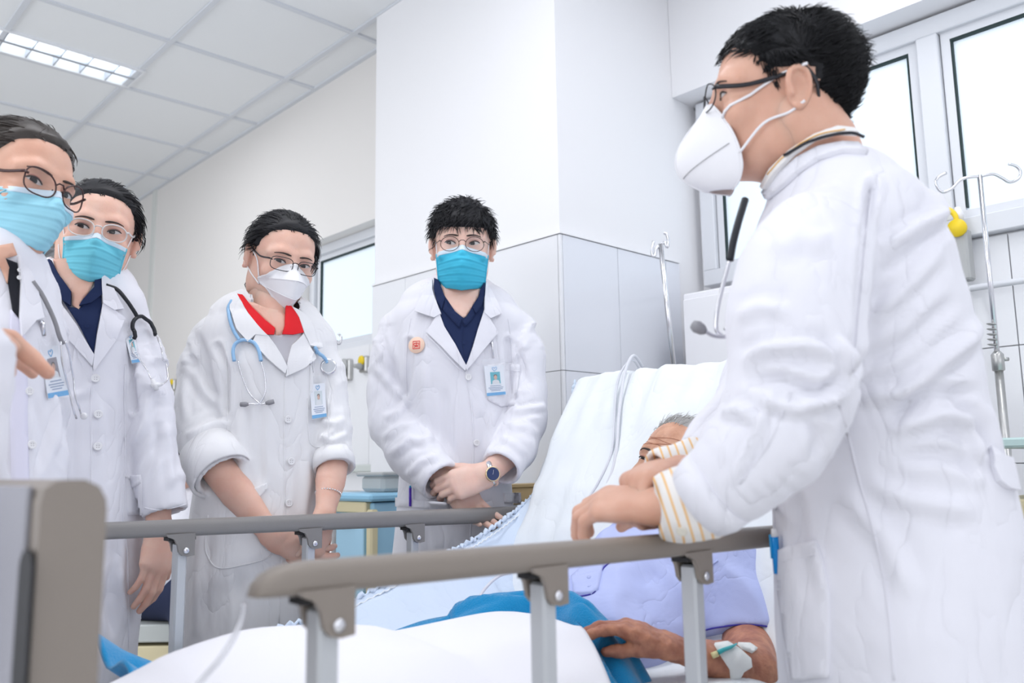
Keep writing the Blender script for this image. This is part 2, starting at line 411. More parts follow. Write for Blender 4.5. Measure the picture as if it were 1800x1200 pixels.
def cast_s(b, x, y, sm=3.):
    """hit with smoothed normal, searching nearby when the ray misses"""
    p, n = cast(b, x, y)
    if p is None:
        for r in (2, 4, 7, 11, 16, 22, 30):
            best = None
            for a in np.linspace(0, 2*math.pi, 12, endpoint=False):
                q, m = cast(b, x+r*math.cos(a), y+r*math.sin(a))
                if q is not None and (best is None): best = (q, m)
            if best is not None:
                d = (best[0]-CAM)@FWD; v = ray(x, y); return CAM+v*(d/(v@FWD)), best[1]
        return None, None
    N = n.copy()
    for dx, dy in ((sm, 0), (-sm, 0), (0, sm), (0, -sm)):
        q, m = cast(b, x+dx, y+dy)
        if q is not None and np.linalg.norm(q-p) < .03: N += m
    return p, N/np.linalg.norm(N)
def inside(poly, x, y):
    c = False; n = len(poly); j = n-1
    for i in range(n):
        xi, yi = poly[i]; xj, yj = poly[j]
        if (yi > y) != (yj > y) and x < (xj-xi)*(y-yi)/(yj-yi+1e-12)+xi: c = not c
        j = i
    return c
def patch(name, poly, b, m, parent, off=.003, thick=.003, step=6., curved=False, bulge=0., noise=0.):
    """a piece of cloth lying on the surface b: outline given by where it is seen, thickness added outwards"""
    P2 = [tuple(map(float, q)) for q in (smooth_path(list(poly)+[poly[0]], 5)[:-1] if curved else poly)]
    dens = []
    for i in range(len(P2)):
        a = np.array(P2[i]); c = np.array(P2[(i+1) % len(P2)]); k = max(1, int(np.linalg.norm(c-a)//step))
        for t in range(k): dens.append(a+(c-a)*t/k)
    nb = len(dens); xs = [p[0] for p in dens]; ys = [p[1] for p in dens]; pts = [Vector((p[0], p[1])) for p in dens]
    x = min(xs)+step*.5
    while x < max(xs):
        y = min(ys)+step*.5
        while y < max(ys):
            if inside(P2, x, y) and min((p[0]-x)**2+(p[1]-y)**2 for p in dens) > (step*.45)**2: pts.append(Vector((x, y)))
            y += step
        x += step
    r = geometry.delaunay_2d_cdt(pts, [(i, (i+1) % nb) for i in range(nb)], [], 1, 1e-5)
    vs, es, fs = r[0], r[1], r[2]; V = []; N = []
    for v in vs:
        p, n = cast_s(b, v.x, v.y)
        if p is None: p, n = (V[-1], N[-1]) if V else (P(v.x, v.y, 2), BACK)
        V.append(p); N.append(n)
    V = np.array(V); N = np.array(N); bd = np.array([min((p[0]-v.x)**2+(p[1]-v.y)**2 for p in dens)**.5 for v in vs])
    nz = 0 if not noise else (noise*vnoise(V*60))[:, None]
    T = V+N*(off+thick+bulge*np.clip(bd/(step*2.5), 0, 1))[:, None]+N*nz if bulge else V+N*(off+thick)+N*nz
    Bt = V+N*(off-.004)
    # side skirt
    ec = {}
    for f in fs:
        for i in range(len(f)):
            e = (f[i], f[(i+1) % len(f)]); ec[e] = 1
    F_ = [tuple(f) for f in fs]; k = len(V)
    nrm = np.cross(T[fs[0][1]]-T[fs[0][0]], T[fs[0][2]]-T[fs[0][0]]); flip = nrm@(CAM-T[fs[0][0]]) < 0
    out = [f[::-1] if flip else f for f in F_]
    for (a, c) in list(ec):
        if (c, a) not in ec: out.append((c, a, a+k, c+k) if not flip else (a, c, c+k, a+k))
    return mesh_obj(name, np.concatenate([T, Bt]), out, m, parent, True if thick < .0035 else False)
def on(b, pts, off=.002, g=None):
    out = []
    for (x, y) in pts:
        p, n = cast_s(b, x, y)
        if p is None: p, n = (out[-1] if out else P(x, y, g or 2)), BACK*0
        out.append(p+n*off)
    return np.array(out)
def seam(name, pts, b, m, parent, r=.0012, off=.0005, n=6, samples=6):
    q = smooth_path(pts, samples); mb = MB(); mb.tube(on(b, q, off), r, n); return mb.build(name, m, parent, True)
# ================================================================== ROOM
def struct(name, mb, m, smooth=False): return tag(mb.build(name, m, None, smooth), kind='structure')
CX0, CX1, CY0, CY1 = -3., 0, -3., 9.
XW = 1.105*1.97           # plane of the left-hand window wall and bulkhead (2.18)
TX, TY = 2.022, 3.166     # ceiling grid node (502,139)/(406,204)...
tx0 = PZ(502, 139, CEIL)[0]; ty0 = PZ(502, 139, CEIL)[1]
XB = PZ(457, 220, CEIL)[0]                      # wall line behind the left students
PCX = None
# pillar: near corner seen at x~984; far left edge seen at x~660
pc = PY(984, 411, 1.0)                          # direction of the near corner
d_near = (pc-CAM)/(1.0)
XP = 2.0                                        # pillar front (facing the camera side)
corner = CAM+d_near*(XP/d_near[0]); YP0 = corner[1]
q = PX(660, 300, XP); YP1 = q[1]
print('wall', XB, 'pillar corner', corner, 'YP', YP0, YP1, 'grid', tx0, ty0)
XR = PY(1181, 172, YP0)[0]                      # bulkhead plane right of the pillar
XWIN = PY(1222, 320, YP0)[0]                    # window plane in its reveal
print('bulkhead X', XR, 'window X', XWIN, 'tile top z', PX(984, 411, XP)[2], PX(660, 506, XP)[2], 'bulk z', PX(1181, 172, XR)[2], PX(1507, 45, XR)[2])
print('left window head', PX(553, 448, XB+.12), PX(662, 405, XB+.12))
XMAX = max(XR, XWIN)+.3
# floor
mb = MB(); mb.box(((CX0+XMAX)/2, (CY0+CY1)/2, -.02), (XMAX-CX0, CY1-CY0, .04)); floor = struct('floor', mb, M_GROUT)
g = .4; base_tile = None
for i in range(0, 13):
    for j in range(-3, 22):
        cx = CX0+1+i*g+g/2; cy = j*g+g/2
        if cx > XMAX-.2 or cy > CY1-.2: continue
        if base_tile is None:
            base_tile = MB().box((0, 0, 0), (g-.004, g-.004, .006), bev=.001).build('floor_tile', M_FLOOR)
            o = base_tile
        else: o = base_tile.copy(); COL.objects.link(o)
        o.location = (cx, cy, .002); o.parent = floor
# ceiling: grid + recessed tiles
T = .6
mb = MB(); mb.box(((CX0+XMAX)/2, (CY0+CY1)/2, CEIL+.09), (XMAX-CX0, CY1-CY0, .06)); ceiling = struct('ceiling', mb, M_WALL)
xs = [tx0+k*.585 for k in range(-7, 1)]; sx = .585; sy = (PZ(323, 259, CEIL)[1]-ty0)/2
ys = [ty0+k*sy for k in range(-9, 10)]
mb = MB()
for x in xs: mb.box((x, (ys[0]+ys[-1])/2, CEIL+.0), (.024, ys[-1]-ys[0], .012))
for y in ys: mb.box(((xs[0]+XMAX)/2, y, CEIL+.0005), (XMAX-xs[0], .024, .012))
mb.box((XB-.012, (ys[0]+ys[-1])/2, CEIL), (.024, ys[-1]-ys[0], .012))
gr = mb.build('ceiling_grid', M_GRID, ceiling)
def luminaire(x0, x1, y0, y1, label):
    t = thing('ceiling_luminaire', label, 'ceiling light', ((x0+x1)/2, (y0+y1)/2, CEIL), 'louvred ceiling luminaires' if False else None)
    h = MB(); w_ = .012
    for (c, s_) in ((((x0+x1)/2, y0+w_/2, CEIL+.02), (x1-x0, w_, .06)), (((x0+x1)/2, y1-w_/2, CEIL+.02), (x1-x0, w_, .06)), ((x0+w_/2, (y0+y1)/2, CEIL+.02), (w_, y1-y0-2*w_-.002, .06)), ((x1-w_/2, (y0+y1)/2, CEIL+.02), (w_, y1-y0-2*w_-.002, .06)), (((x0+x1)/2, (y0+y1)/2, CEIL+.055), (x1-x0, y1-y0, .008))): h.box(c, s_)
    h.build('housing', mat('luminaire_white', (.85, .87, .9), .4), t)
    r = MB()
    for yy in (y0+(y1-y0)*.27, y0+(y1-y0)*.73):
        tb = MB(); tb.tube([(x0+.03, yy, CEIL+.035), (x1-.03, yy, CEIL+.035)], .013, 10)
        tb.build('fluorescent_tube', mat('tube_glow', (1, 1, 1), emit=(.93, .97, 1), estr=3.0), t)
    n = int((x1-x0)/.11)
    mm = mat('louvre_aluminium', (.62, .66, .72), .25, .85)
    l0 = None
    for i in range(1, n):
        xx = x0+(x1-x0)*i/n
        o = MB().box((0, 0, 0), (.005, y1-y0-.03, .05)).build('louvre_blade', mm) if l0 is None else l0.copy()
        if l0 is None: l0 = o
        else: COL.objects.link(o)
        o.location = (xx, (y0+y1)/2, CEIL-.004+.02); o.parent = t; o.matrix_parent_inverse = t.matrix_basis.inverted()
    MB().box(((x0+x1)/2, (y0+y1)/2, CEIL+.012), (x1-x0-.03, .02, .04)).build('centre_louvre', mm, t)
    return t
LX1 = PZ(257, 124, CEIL)[0]; LY0 = PZ(257, 124, CEIL)[1]; LY1 = PZ(218, 150, CEIL)[1]
lum_cells = [(LX1-1.2, LX1, LY0, LY1)]
ct0 = None
for i in range(len(xs)):
    x0 = xs[i]; x1 = xs[i+1] if i+1 < len(xs) else XB
    for j in range(len(ys)-1):
        y0, y1 = ys[j], ys[j+1]
        if not (x1 > -2 and y1 > 0 and y0 < 7): continue
        w0, w1 = x1-x0-.022, y1-y0-.022
        if x0 < LX1-.08 and x1 > LX1-1.12 and y0 < LY1-.02 and y1 > LY0+.02:
            # cell that holds the luminaire: tile strips on either side
            a, b_ = y0+.011, LY0
            if b_-a > .02: MB().box(((x0+x1)/2, (a+b_)/2, CEIL+.009), (w0, b_-a, .012)).build('ceiling_tile', M_CEIL, ceiling)
            a, b_ = LY1, y1-.011
            if b_-a > .02: MB().box(((x0+x1)/2, (a+b_)/2, CEIL+.009), (w0, b_-a, .012)).build('ceiling_tile', M_CEIL, ceiling)
            continue
        if i+1 < len(xs):
            if ct0 is None: ct0 = MB().box((0, 0, 0), (w0, w1, .012), bev=.002).build('ceiling_tile', M_CEIL); o = ct0
            else: o = ct0.copy(); COL.objects.link(o)
            o.location = ((x0+x1)/2, (y0+y1)/2, CEIL+.009); o.parent = ceiling
        else: MB().box(((x0+x1)/2, (y0+y1)/2, CEIL+.009), (w0, w1, .012), bev=.002).build('ceiling_tile', M_CEIL, ceiling)
luminaire(LX1-1.2, LX1, LY0, LY1, 'louvred fluorescent ceiling light at the upper left, its tubes lit')

# left back wall (behind the students) with a window
YTRIM = PX(272, 400, XB)[1]
wz1 = PX(600, 424, XB+.1)[2]; wy1 = PX(553, 480, XB+.1)[1]; wy0 = YP1-.2
ZL_TILE = PX(612, 612, XB)[2]
mb = MB()
mb.box((XB+.1, (wy1+CY1)/2, CEIL/2), (.2, CY1-wy1, CEIL))
mb.box((XB+.1, (wy1+wy0)/2, (wz1+CEIL)/2), (.2, wy1-wy0, CEIL-wz1))
mb.box((XB+.1, (wy1+wy0)/2, ZL_TILE/2), (.2, wy1-wy0, ZL_TILE))
struct('wall_back', mb, M_WALLC)
struct('trim_1', MB().box((XB-.008, YTRIM, CEIL/2), (.016, .05, CEIL)), mat('trim_paint_grey', (.72, .74, .72), .6))
def window(n, X, y0, y1, z0, z1, mull=(), fw=.05, glow=1.0):
    """frame, sashes, gaskets and frosted panes of an aluminium window in the plane x=X"""
    t = bpy.data.objects.new('window_%d' % n, None); COL.objects.link(t); t.location = (X, (y0+y1)/2, z0); tag(t, kind='structure')
    f = MB(); d = .06
    for c, s_ in (((X, (y0+y1)/2, z1-fw/2), (d, y1-y0, fw)), ((X, (y0+y1)/2, z0+fw/2), (d, y1-y0, fw)), ((X, y0+fw/2, (z0+z1)/2), (d, fw, z1-z0-2*fw)), ((X, y1-fw/2, (z0+z1)/2), (d, fw, z1-z0-2*fw))): f.box(c, s_, bev=.003)
    for m_ in mull: f.box((X, m_, (z0+z1)/2), (d, fw*1.1, z1-z0-2*fw), bev=.003)
    f.build('window_frame', M_FRAME, t)
    ed = [y0+fw]+[v for m_ in mull for v in (m_-fw*.55, m_+fw*.55)]+[y1-fw]
    for i in range(0, len(ed), 2):
        a, b_ = ed[i]+.004, ed[i+1]-.004; sf = MB(); sw = .028
        for c, s_ in (((X+.005, (a+b_)/2, z1-fw-sw/2), (.03, b_-a, sw)), ((X+.005, (a+b_)/2, z0+fw+sw/2), (.03, b_-a, sw)), ((X+.005, a+sw/2, (z0+z1)/2), (.03, sw, z1-z0-2*fw-2*sw)), ((X+.005, b_-sw/2, (z0+z1)/2), (.03, sw, z1-z0-2*fw-2*sw))): sf.box(c, s_)
        s0 = sf.build('window_sash', M_FRAME, t)
        gk = MB(); gw = .008; za, zb = z0+fw+sw, z1-fw-sw; aa, bb = a+sw, b_-sw
        gk.box((X+.002, (aa+bb)/2, zb-gw/2), (.026, bb-aa, gw)); gk.box((X+.002, aa+gw/2, (za+zb)/2), (.026, gw*.6, zb-za-2*gw)); gk.box((X+.002, bb-gw/2, (za+zb)/2), (.026, gw*.6, zb-za-2*gw))
        gk.build('window_gasket', M_GASKET, s0)
        MB().box((X+.008, (aa+bb)/2, (za+zb)/2), (.01, bb-aa, zb-za)).build('window_pane', mat('frosted_pane', (.75, .84, .90), .3, spec=.5, emit=(.75, .87, 1.0), estr=.34), s0)
    return t
window(1, XB+.1, wy0, wy1, ZL_TILE, wz1, (), .045)

# pillar, tiled to head height
PZT = PX(984, 411, XP)[2]; PZT2 = PX(700, 494, XP)[2]; PZT = (PZT+PZT2)/2
mb = MB(); mb.box(((XP+XMAX)/2, (YP0+YP1)/2, CEIL/2), (XMAX-XP, YP1-YP0, CEIL)); pillar = struct('wall_pillar', mb, M_WALL)
ZJ = PX(984, 652, XP)[2]; tw = (PX(716, 560, XP)[1]-YP0); rows = [PZT, ZJ, ZJ-(PZT-ZJ), ZJ-2*(PZT-ZJ), 0.0]
rows = [z for z in rows if z > .02]+[0.]
jx = [PY(984, 500, YP0)[0], PY(1081, 500, YP0)[0]]; twx = jx[1]-jx[0]
print('tile widths', tw, twx, rows, 'XMAX', XMAX)
# plinth of tiles on the face towards the students (x = XP) and towards the bed (y = YP0)
tiles_t = .012
def tile_panel(a0, a1, fixed, axis, step, org):
    e = [a0]; k = math.floor((a0-org)/step)+1
    while org+k*step < a1-.01:
        if org+k*step > a0+.01: e.append(org+k*step)
        k += 1
    e.append(a1)
    for i in range(len(e)-1):
        for j in range(len(rows)-1):
            c, w_ = (e[i]+e[i+1])/2, e[i+1]-e[i]-.0022; z, h_ = (rows[j]+rows[j+1])/2, rows[j]-rows[j+1]-.0022
            b_ = MB()
            if axis == 'y': b_.box((fixed-tiles_t/2, c, z), (tiles_t, w_, h_), bev=.001)
            else: b_.box((c, fixed-tiles_t/2, z), (w_, tiles_t, h_), bev=.001)
            b_.build('wall_tile', M_TILEW if axis == 'y' else M_TILESH, pillar)
tile_panel(YP0-tiles_t, YP1, XP, 'y', tw, YP0)
XT = PY(1192, 520, YP0)[0]
tile_panel(XP, XT, YP0, 'x', twx, XP)
MB().box((XP-.008, (YP0+YP1)/2-.008, PZT+.006), (.016, YP1-YP0+.016, .010)).box(((XP+XT)/2, YP0-.008, PZT+.006), (XT-XP, .016, .010)).build('tile_edge_strip', mat('edge_strip_white', (.9, .9, .92), .3), pillar)

# bulkhead and window wall right of the pillar
ZB = PX(1181, 172, XR)[2]; ZB = (ZB+PX(1507, 45, XR)[2])/2
YE = -3.2
mb = MB(); mb.box(((XR+XMAX+.3)/2, (YE+YP0)/2, (ZB+CEIL)/2), (XMAX+.3-XR, YP0-YE-.002, CEIL-ZB)); struct('wall_bulkhead', mb, M_WALL)
WZ1 = PX(1650, 58, XWIN)[2]; WZ0 = 1.26
ZSIL = PX(1750, 410, XWIN)[2]
print('window z', ZSIL, WZ1, ZB)
ym1 = PX(1645, 200, XWIN)[1]; yl = PX(1236, 330, XWIN)[1]
mb = MB(); mb.box((XWIN+.12, (YE+YP0)/2, ZSIL/2), (.2, YP0-YE-.002, ZSIL))
mb.box((XWIN+.12, (yl+YP0)/2, (ZSIL+ZB)/2), (.2, YP0-yl-.002, ZB-ZSIL)); mb.box((XWIN+.12, (YE+YP0)/2, (WZ1+.05+ZB)/2), (.2, YP0-YE-.002, max(.01, ZB-WZ1-.05)))
wr = struct('wall_window_side', mb, M_WALL)
window(2, XWIN, YE, yl, ZSIL, WZ1+.05, sorted((ym1, 2*ym1-yl, 3*ym1-2*yl)), .06)
# tiles under the right window
tz = [ZSIL-.005, PX(1780, 607, XWIN)[2], PX(1780, 795, XWIN)[2] if False else PX(1780, 607, XWIN)[2]-(ZSIL-PX(1780, 607, XWIN)[2]), .25]
yj = PX(1779, 500, XWIN)[1]; k = -3
for k in range(-6, 3):
    ya, yb = yj+k*.3, yj+(k+1)*.3
    if ya > YP0: continue
    for j in range(len(tz)-1):
        if tz[j]-tz[j+1] < .02: continue
        MB().box((XWIN+.012, (ya+yb)/2, (tz[j]+tz[j+1])/2), (.016, abs(yb-ya)-.003, tz[j]-tz[j+1]-.003), bev=.001).build('wall_tile', M_TILEW, wr)
# tiles under the left window
kk = 0
for ya in np.arange(YP1, wy1+.6, .3):
    for (za, zb) in ((.9, ZL_TILE), (.3, .9)):
        m_ = MB(); m_.box((XB-.004, ya+.15, (za+zb)/2), (.008, .297, zb-za-.003), bev=.001); kk += 1
        m_.build('wall_tile', M_TILEW, bpy.data.objects['wall_back'])
# unseen walls that close the room
struct('wall_left', MB().box(((CX0+XB)/2, CY1, CEIL/2), (XB-CX0, .1, CEIL)), M_WALLC)
struct('wall_front', MB().box((CX0, (CY0+CY1)/2, CEIL/2), (.1, CY1-CY0, CEIL)), M_WALL)
struct('wall_right', MB().box(((CX0+XMAX)/2, CY0-.2, CEIL/2), (XMAX-CX0+.4, .1, CEIL)), M_WALL)
# ================================================================== BED
YN, YF = .68, 1.65
def gof(p): return float((np.asarray(p)-CAM)@GF)
def PYg(x, y, Y): p = PY(x, y, Y); return (x, y, gof(p))
ratio = lambda px, Y: PY(px, 950, Y)[0]
BX0 = PY(188, 900, YN-.02)[0]; BX1 = PX(1010, 660, 0)[0] if False else 1.80
bed = thing('hospital_bed', 'hospital bed with taupe side rails, seen from its foot', 'bed', (1.05, 1.165, 0))
def rail(Y, xl, xr, toppts, botpts, br, face, m, first):
    """top bar with moulded brackets on square posts; toppts / botpts: where its edges are seen"""
    tx = [PY(*q, Y) for q in toppts]; bx = [PY(*q, Y) for q in botpts]
    zt = np.polyfit([p[0] for p in tx], [p[2] for p in tx], 1); zb = np.polyfit([p[0] for p in bx], [p[2] for p in bx], 1)
    h = np.polyval(zt, xl)-np.polyval(zb, xl); prof = []
    n = 20; rows = []
    xs_ = list(np.linspace(xl, xr, 16)); e = .045
    xs_ = [xl, xl+.004, xl+.012, xl+.024, xl+.045]+[x for x in xs_ if x > xl+.05]
    A = np.linspace(0, 2*math.pi, n, endpoint=False)
    for x in xs_:
        z1, z0 = np.polyval(zt, x), np.polyval(zb, x); t = min(1, (x-xl)/e); s_ = math.sqrt(max(.0004, 1-(1-t)**2)); hh = (z1-z0)/2; c = (z1+z0)/2-hh*(1-s_)*.85
        cc, ss = np.cos(A), np.sin(A); e_ = 3.2; k = (np.abs(cc)**e_+np.abs(ss)**e_)**(-1/e_)
        rows.append(np.stack([np.full(n, x), Y+.018*cc*k*(.4+.6*s_), c+hh*s_*ss*k], 1))
    V = np.concatenate(rows); F_ = [(i*n+j, i*n+(j+1) % n, (i+1)*n+(j+1) % n, (i+1)*n+j) for i in range(len(xs_)-1) for j in range(n)]
    F_ += [tuple(range(n))[::-1], tuple((len(xs_)-1)*n+j for j in range(n))]
    r = mesh_obj('side_rail', V, F_, m, bed)
    for (xr_px, ) in br:
        xb = PY(xr_px, 950, Y)[0]; zb_ = np.polyval(zb, xb-.02); w_, d_ = .044, .036
        # bracket outline with rounded lower corner
        o = [(xb, zb_+.006), (xb, zb_-d_), (xb-.014, zb_-d_-.0015), (xb-.024, zb_-d_+.001), (xb-.031, zb_-d_+.008), (xb-.034, zb_-.014), (xb-.040, zb_-.004), (xb-.052, zb_+.001), (xb-.056, zb_+.006)]
        pr = [np.array([x, Y+face*.019, z]) for x, z in o]; b_ = MB(); b_.prism(pr, (0, -face*.006, 0)); pr2 = [np.array([x, Y-face*.019, z]) for x, z in o]; b_.prism(pr2, (0, face*.006, 0))
        b_.box((xb-.003, Y, zb_-.017), (.005, .027, .036)); bo = b_.build('rail_bracket', m, bed)
        MB().box((xb-.022, Y, zb_-.004), (.052, .025, .006)).build('bracket_recess_shade', M_BRKT_IN, bo)  # black strip that paints the shade inside the hollow bracket
        for fc in (face, -face): MB().lathe([(.0052, 0), (.0060, .001), (.0058, .0022), (.0035, .0032), (.0001, .0034)], (xb-.017, Y+fc*.019, zb_-.026), (0, fc, 0), 18).build('bolt', M_SILVER, bo, True)
        MB().box((xb-.0215, Y, (zb_-.012+.40)/2), (.021, .024, zb_-.012-.40), bev=.003).build('rail_post', M_POST, bed)
    xm = (xl+xr)/2
    MB().box((xm+.08, Y, .40), (xr-xl-.1, .028, .04), bev=.004).build('rail_base', M_POST, bed)
xlN = PY(442, 1010, YN)[0]; xlF = .45
rail(YN, xlN, 1.33, [(606, 980), (976, 952), (1340, 925)], [(620, 1036), (976, 1000), (1230, 972), (1355, 961)], [(606,), (976,), (1230,), (1418,)], -1, M_RAIL, True)
rail(YF, xlF, 1.75, [(200, 917), (558, 903), (870, 891)], [(230, 945), (558, 934), (738, 923)], [(336,), (558,), (738,), (886,)], -1, M_RAILB, False)
# foot board
zf = PY(130, 843, YN-.02)[2]; xa = PY(70, 900, YN-.02)[0]; th = BX0-xa
fb = MB()
A = [(xa, 0), (xa, zf-.016), (xa+.002, zf-.006), (xa+.009, zf-.001), (xa+.016, zf), (BX0-.016, zf), (BX0-.006, zf-.005), (BX0-.001, zf-.014), (BX0, zf-.022), (BX0, 0)]
A = [(x, max(z, .38)) for x, z in A]
fb.prism([np.array([x, YN-.02, z]) for x, z in A], (0, YF-YN+.04, 0)); fbo = fb.build('foot_board', M_RAIL, bed)
MB().box((xa-.002, (YN+YF)/2+.01, (zf-.004+.42)/2), (.004, YF-YN+.02, zf-.004-.42), bev=.001).build('panel_laminate', mat('footboard_laminate', (.28, .28, .31), .25, spec=.6), fbo)
slot = []
ya_, yb_ = PX(57, 1000, xa-.004)[1], PX(34, 1000, xa-.004)[1]; y_s = (ya_+yb_)/2; hw = abs(yb_-ya_)/2; zs1 = PX(46, 965, xa-.004)[2]
for a in np.linspace(0, math.pi, 9): slot.append(np.array([xa-.0046, y_s+hw*math.cos(a), zs1-.015+.015*math.sin(a)]))
slot += [np.array([xa-.0046, y_s-hw, .50]), np.array([xa-.0046, y_s+hw, .50])]
MB().prism(slot, (.002, 0, 0)).build('hand_slot_shade', M_BRKT_IN, fbo)  # flat plate on the laminate, the recess's shade put into its black
fr = MB()
for Y in (YN+.05, YF-.05): fr.box((1.03, Y, .44), (1.66, .05, .06), bev=.004)
for x in (.35, 1.0, 1.7): fr.box((x, (YN+YF)/2, .44), (.05, YF-YN-.14, .04))
fr.box((1.03, (YN+YF)/2, .475), (1.6, YF-YN-.06, .02)); fr.build('bed_frame', M_POST, bed)
for x in (.33, 1.62):
    for Y in (YN+.07, YF-.07):
        MB().box((x, Y, .24), (.045, .045, .34), bev=.004).build('leg', M_POST, bed); MB().lathe([(.03, -.012), (.05, -.012), (.05, .012), (.03, .012)], (x, Y, .05), (0, 1, 0), 20).build('castor', M_BRKT_IN, bed, True)
# mattress: flat part and raised back
TOPF = PY(1012, 664, 1.56); XT1, ZT1 = TOPF[0], TOPF[2]
HX, HZ = PY(903, 952, 1.56)[0]-.10, .66
print('bed', BX0, xa, 'backrest top', XT1, ZT1, 'hinge', HX, 'rail z', np.round(PY(606, 980, YN), 3))
mt = thing('mattress', 'thick mattress with a raised back under pale cotton sheets', 'mattress', (1.0, 1.165, .49))
md = np.array([XT1-HX, 0, ZT1-HZ]); md /= np.linalg.norm(md); mn = np.array([md[2], 0, -md[0]])
MB().box(((BX0+.03+HX)/2, 1.165, .565), (HX-BX0-.03, .78, .14), bev=.02).build('seat_section', mat('mattress_vinyl', (.35, .45, .55), .5), mt)
LB = np.hypot(XT1-HX, ZT1-HZ)-.03; c0 = np.array([HX, 1.165, HZ])+md*(LB/2)+mn*.068
MB().box(c0, (LB, .76, .09), R=np.column_stack([md, [0, 1, 0], np.cross(md, [0, 1, 0])]), bev=.02).build('back_section', mat('mattress_vinyl', (.35, .45, .55), .5), mt)
MB().box((1.56, 1.165, (.49+.9)/2), (.03, .6, .38)).build('back_support', M_POST, bed)
# fitted sheet: profile in x-z swept across the bed, hanging over the sides
prof = smooth_path([(BX0+.035, .645), (.6, .652), (HX-.1, .655), (HX-.01, .665), (HX+.04, .70), (HX+(XT1-HX)*.35, HZ+(ZT1-HZ)*.36), (HX+(XT1-HX)*.7, HZ+(ZT1-HZ)*.71), (XT1-.008, ZT1-.022), (XT1+.012, ZT1), (XT1+.04, ZT1+.002), (XT1+.07, ZT1-.03), (XT1+.09, ZT1-.12), (XT1+.05, ZT1-.28)], 7)
yy = np.linspace(.775, 1.575, 61); G = np.zeros((len(prof), len(yy), 3))
for i, (x, z) in enumerate(prof):
    for j, y in enumerate(yy):
        e = max(0, (abs(y-1.175)-.36)/.04); up = 1 if x > HX+.05 else 0
        G[i, j] = (x+.0*e, y, z-(.02*e*e if not up else 0)); 
        if up: G[i, j] += mn*.03*e*e
N_ = np.stack([vnoise(G*np.array([14, 26, 10])), ridged(G*np.array([7, 13, 9])+7), vnoise(G*np.array([3.5, 30, 3.5])+3)], -1)
fade = np.clip((G[..., 0]-HX)/.1, .15, 1)
G += (-mn)*((.004*N_[..., 0]+.010*np.clip(N_[..., 1], -.1, 1)**1.+.007*N_[..., 2])*fade)[..., None]
fs = thing('fitted_sheet', 'pale cotton sheet fitted over the mattress and its raised back', 'sheet', (1.0, 1.165, .64))
MB().grid(G, .002).build('sheet', M_SHEET, fs, True)
# the side of the sheet pulled taut between back rest and seat, with its gathered hem
hemp = [(215, 1205), (430, 1128), (570, 1080), (700, 1018), (760, 986), (830, 953), (900, 905), (945, 866), (975, 828), (990, 780), (1002, 722), (1011, 672)]
hem3 = smooth_path([PY(x, y, 1.585) for x, y in hemp], 8); n = len(hem3); G = np.zeros((n, 12, 3))
for i in range(n):
    p = hem3[i]; x = p[0]; zc = np.interp(x, prof[:60, 0], prof[:60, 1])
    q = np.array([min(x+.02, HX+.25), 1.36+.12*min(1, max(0, (x-HX+.12)/.16)), 0]); q[0] = x+.03 if x < HX else x; q[2] = np.interp(q[0], prof[:62, 0], prof[:62, 1])+.006-.03*min(1, max(0, (x-HX)/.06))
    for j, t in enumerate(np.linspace(0, 1, 12)):
        r_ = p*(1-t)+q*t; r_[2] -= .03*math.sin(t*math.pi)*(1 if p[2]-q[2] > .03 else 0); G[i, j] = r_
al = np.arange(n)[:, None]*.9+0*G[..., 0]
G[..., 2] += .0045*vnoise(np.stack([al*.55, G[..., 1]*9, al*0], -1))+.005*vnoise(np.stack([G[..., 0]*16+G[..., 1]*12, G[..., 1]*3, al*0], -1))
so = MB().grid(G, .002).build('taut_side', M_SHEETB, fs, True)
hm = MB(); pts = [p+np.array([0, .002*math.sin(i*2.4), .004*math.sin(i*1.7)+.004]) for i, p in enumerate(smooth_path(hem3, 4))]
hm.tube(pts, [.0045+.002*math.sin(i*1.3) for i in range(len(pts))], 8); hm.build('elastic_hem', M_SHEETB, fs, True)
hm = MB(); pts = [(p*.93+G[min(n-1, i//4), 1]*.07)+np.array([0, -.012, .002*math.sin(i*1.9)-.005]) for i, p in enumerate(smooth_path(hem3, 4))]; hm.tube(pts, .0018, 6); hm.build('hem_stitching', M_SHEET, fs, True)
# turquoise blanket and white quilt
Ub = [(560, 1160, 1.26), (665, 1121, 1.28), (780, 1092, 1.28), (803, 1076, 1.27), (850, 1055, 1.22), (920, 1047, 1.15), (1000, 1048, 1.06), (1030, 1064, 1.02), (1062, 1088, .99), (1098, 1125, .95), (1148, 1205, .90), (1190, 1290, .87)]
Lb = [(560, 1200, 1.15), (665, 1165, 1.16), (780, 1140, 1.15), (805, 1130, 1.15), (850, 1120, 1.14), (905, 1120, 1.13), (950, 1138, 1.11), (985, 1156, 1.04), (1015, 1180, .97), (1045, 1212, .91), (1070, 1250, .87), (1095, 1320, .84)]
U3 = smooth_path([PY(*q) for q in Ub], 7); L3 = smooth_path([PY(*q) for q in Lb], 7); n = len(U3); nv = 30; G = np.zeros((n, nv, 3))
for j, t in enumerate(np.linspace(0, 1, nv)):
    G[:, j] = U3*(1-t)+L3*t; G[:, j, 2] += .016*math.sin(math.pi*min(1, t*1.15))**.8*np.clip((np.arange(n)-8)/16, 0, 1)*np.clip((n-np.arange(n))/30, .35, 1)
uu = np.arange(n)[:, None]/7.; tt_ = np.linspace(0, 1, nv)[None]
G[..., 2] += .015*ridged(np.stack([uu*.33+0*tt_, tt_*4.2-uu*.28, uu*0+tt_*0], -1))*np.clip(tt_*6, 0, 1)+.004*vnoise(np.stack([uu*1.2+0*tt_, tt_*9+0*uu, uu*0+tt_*0], -1))
G2 = np.concatenate([G[:, :1]-np.array([0, -.02, .05]), G], 1)
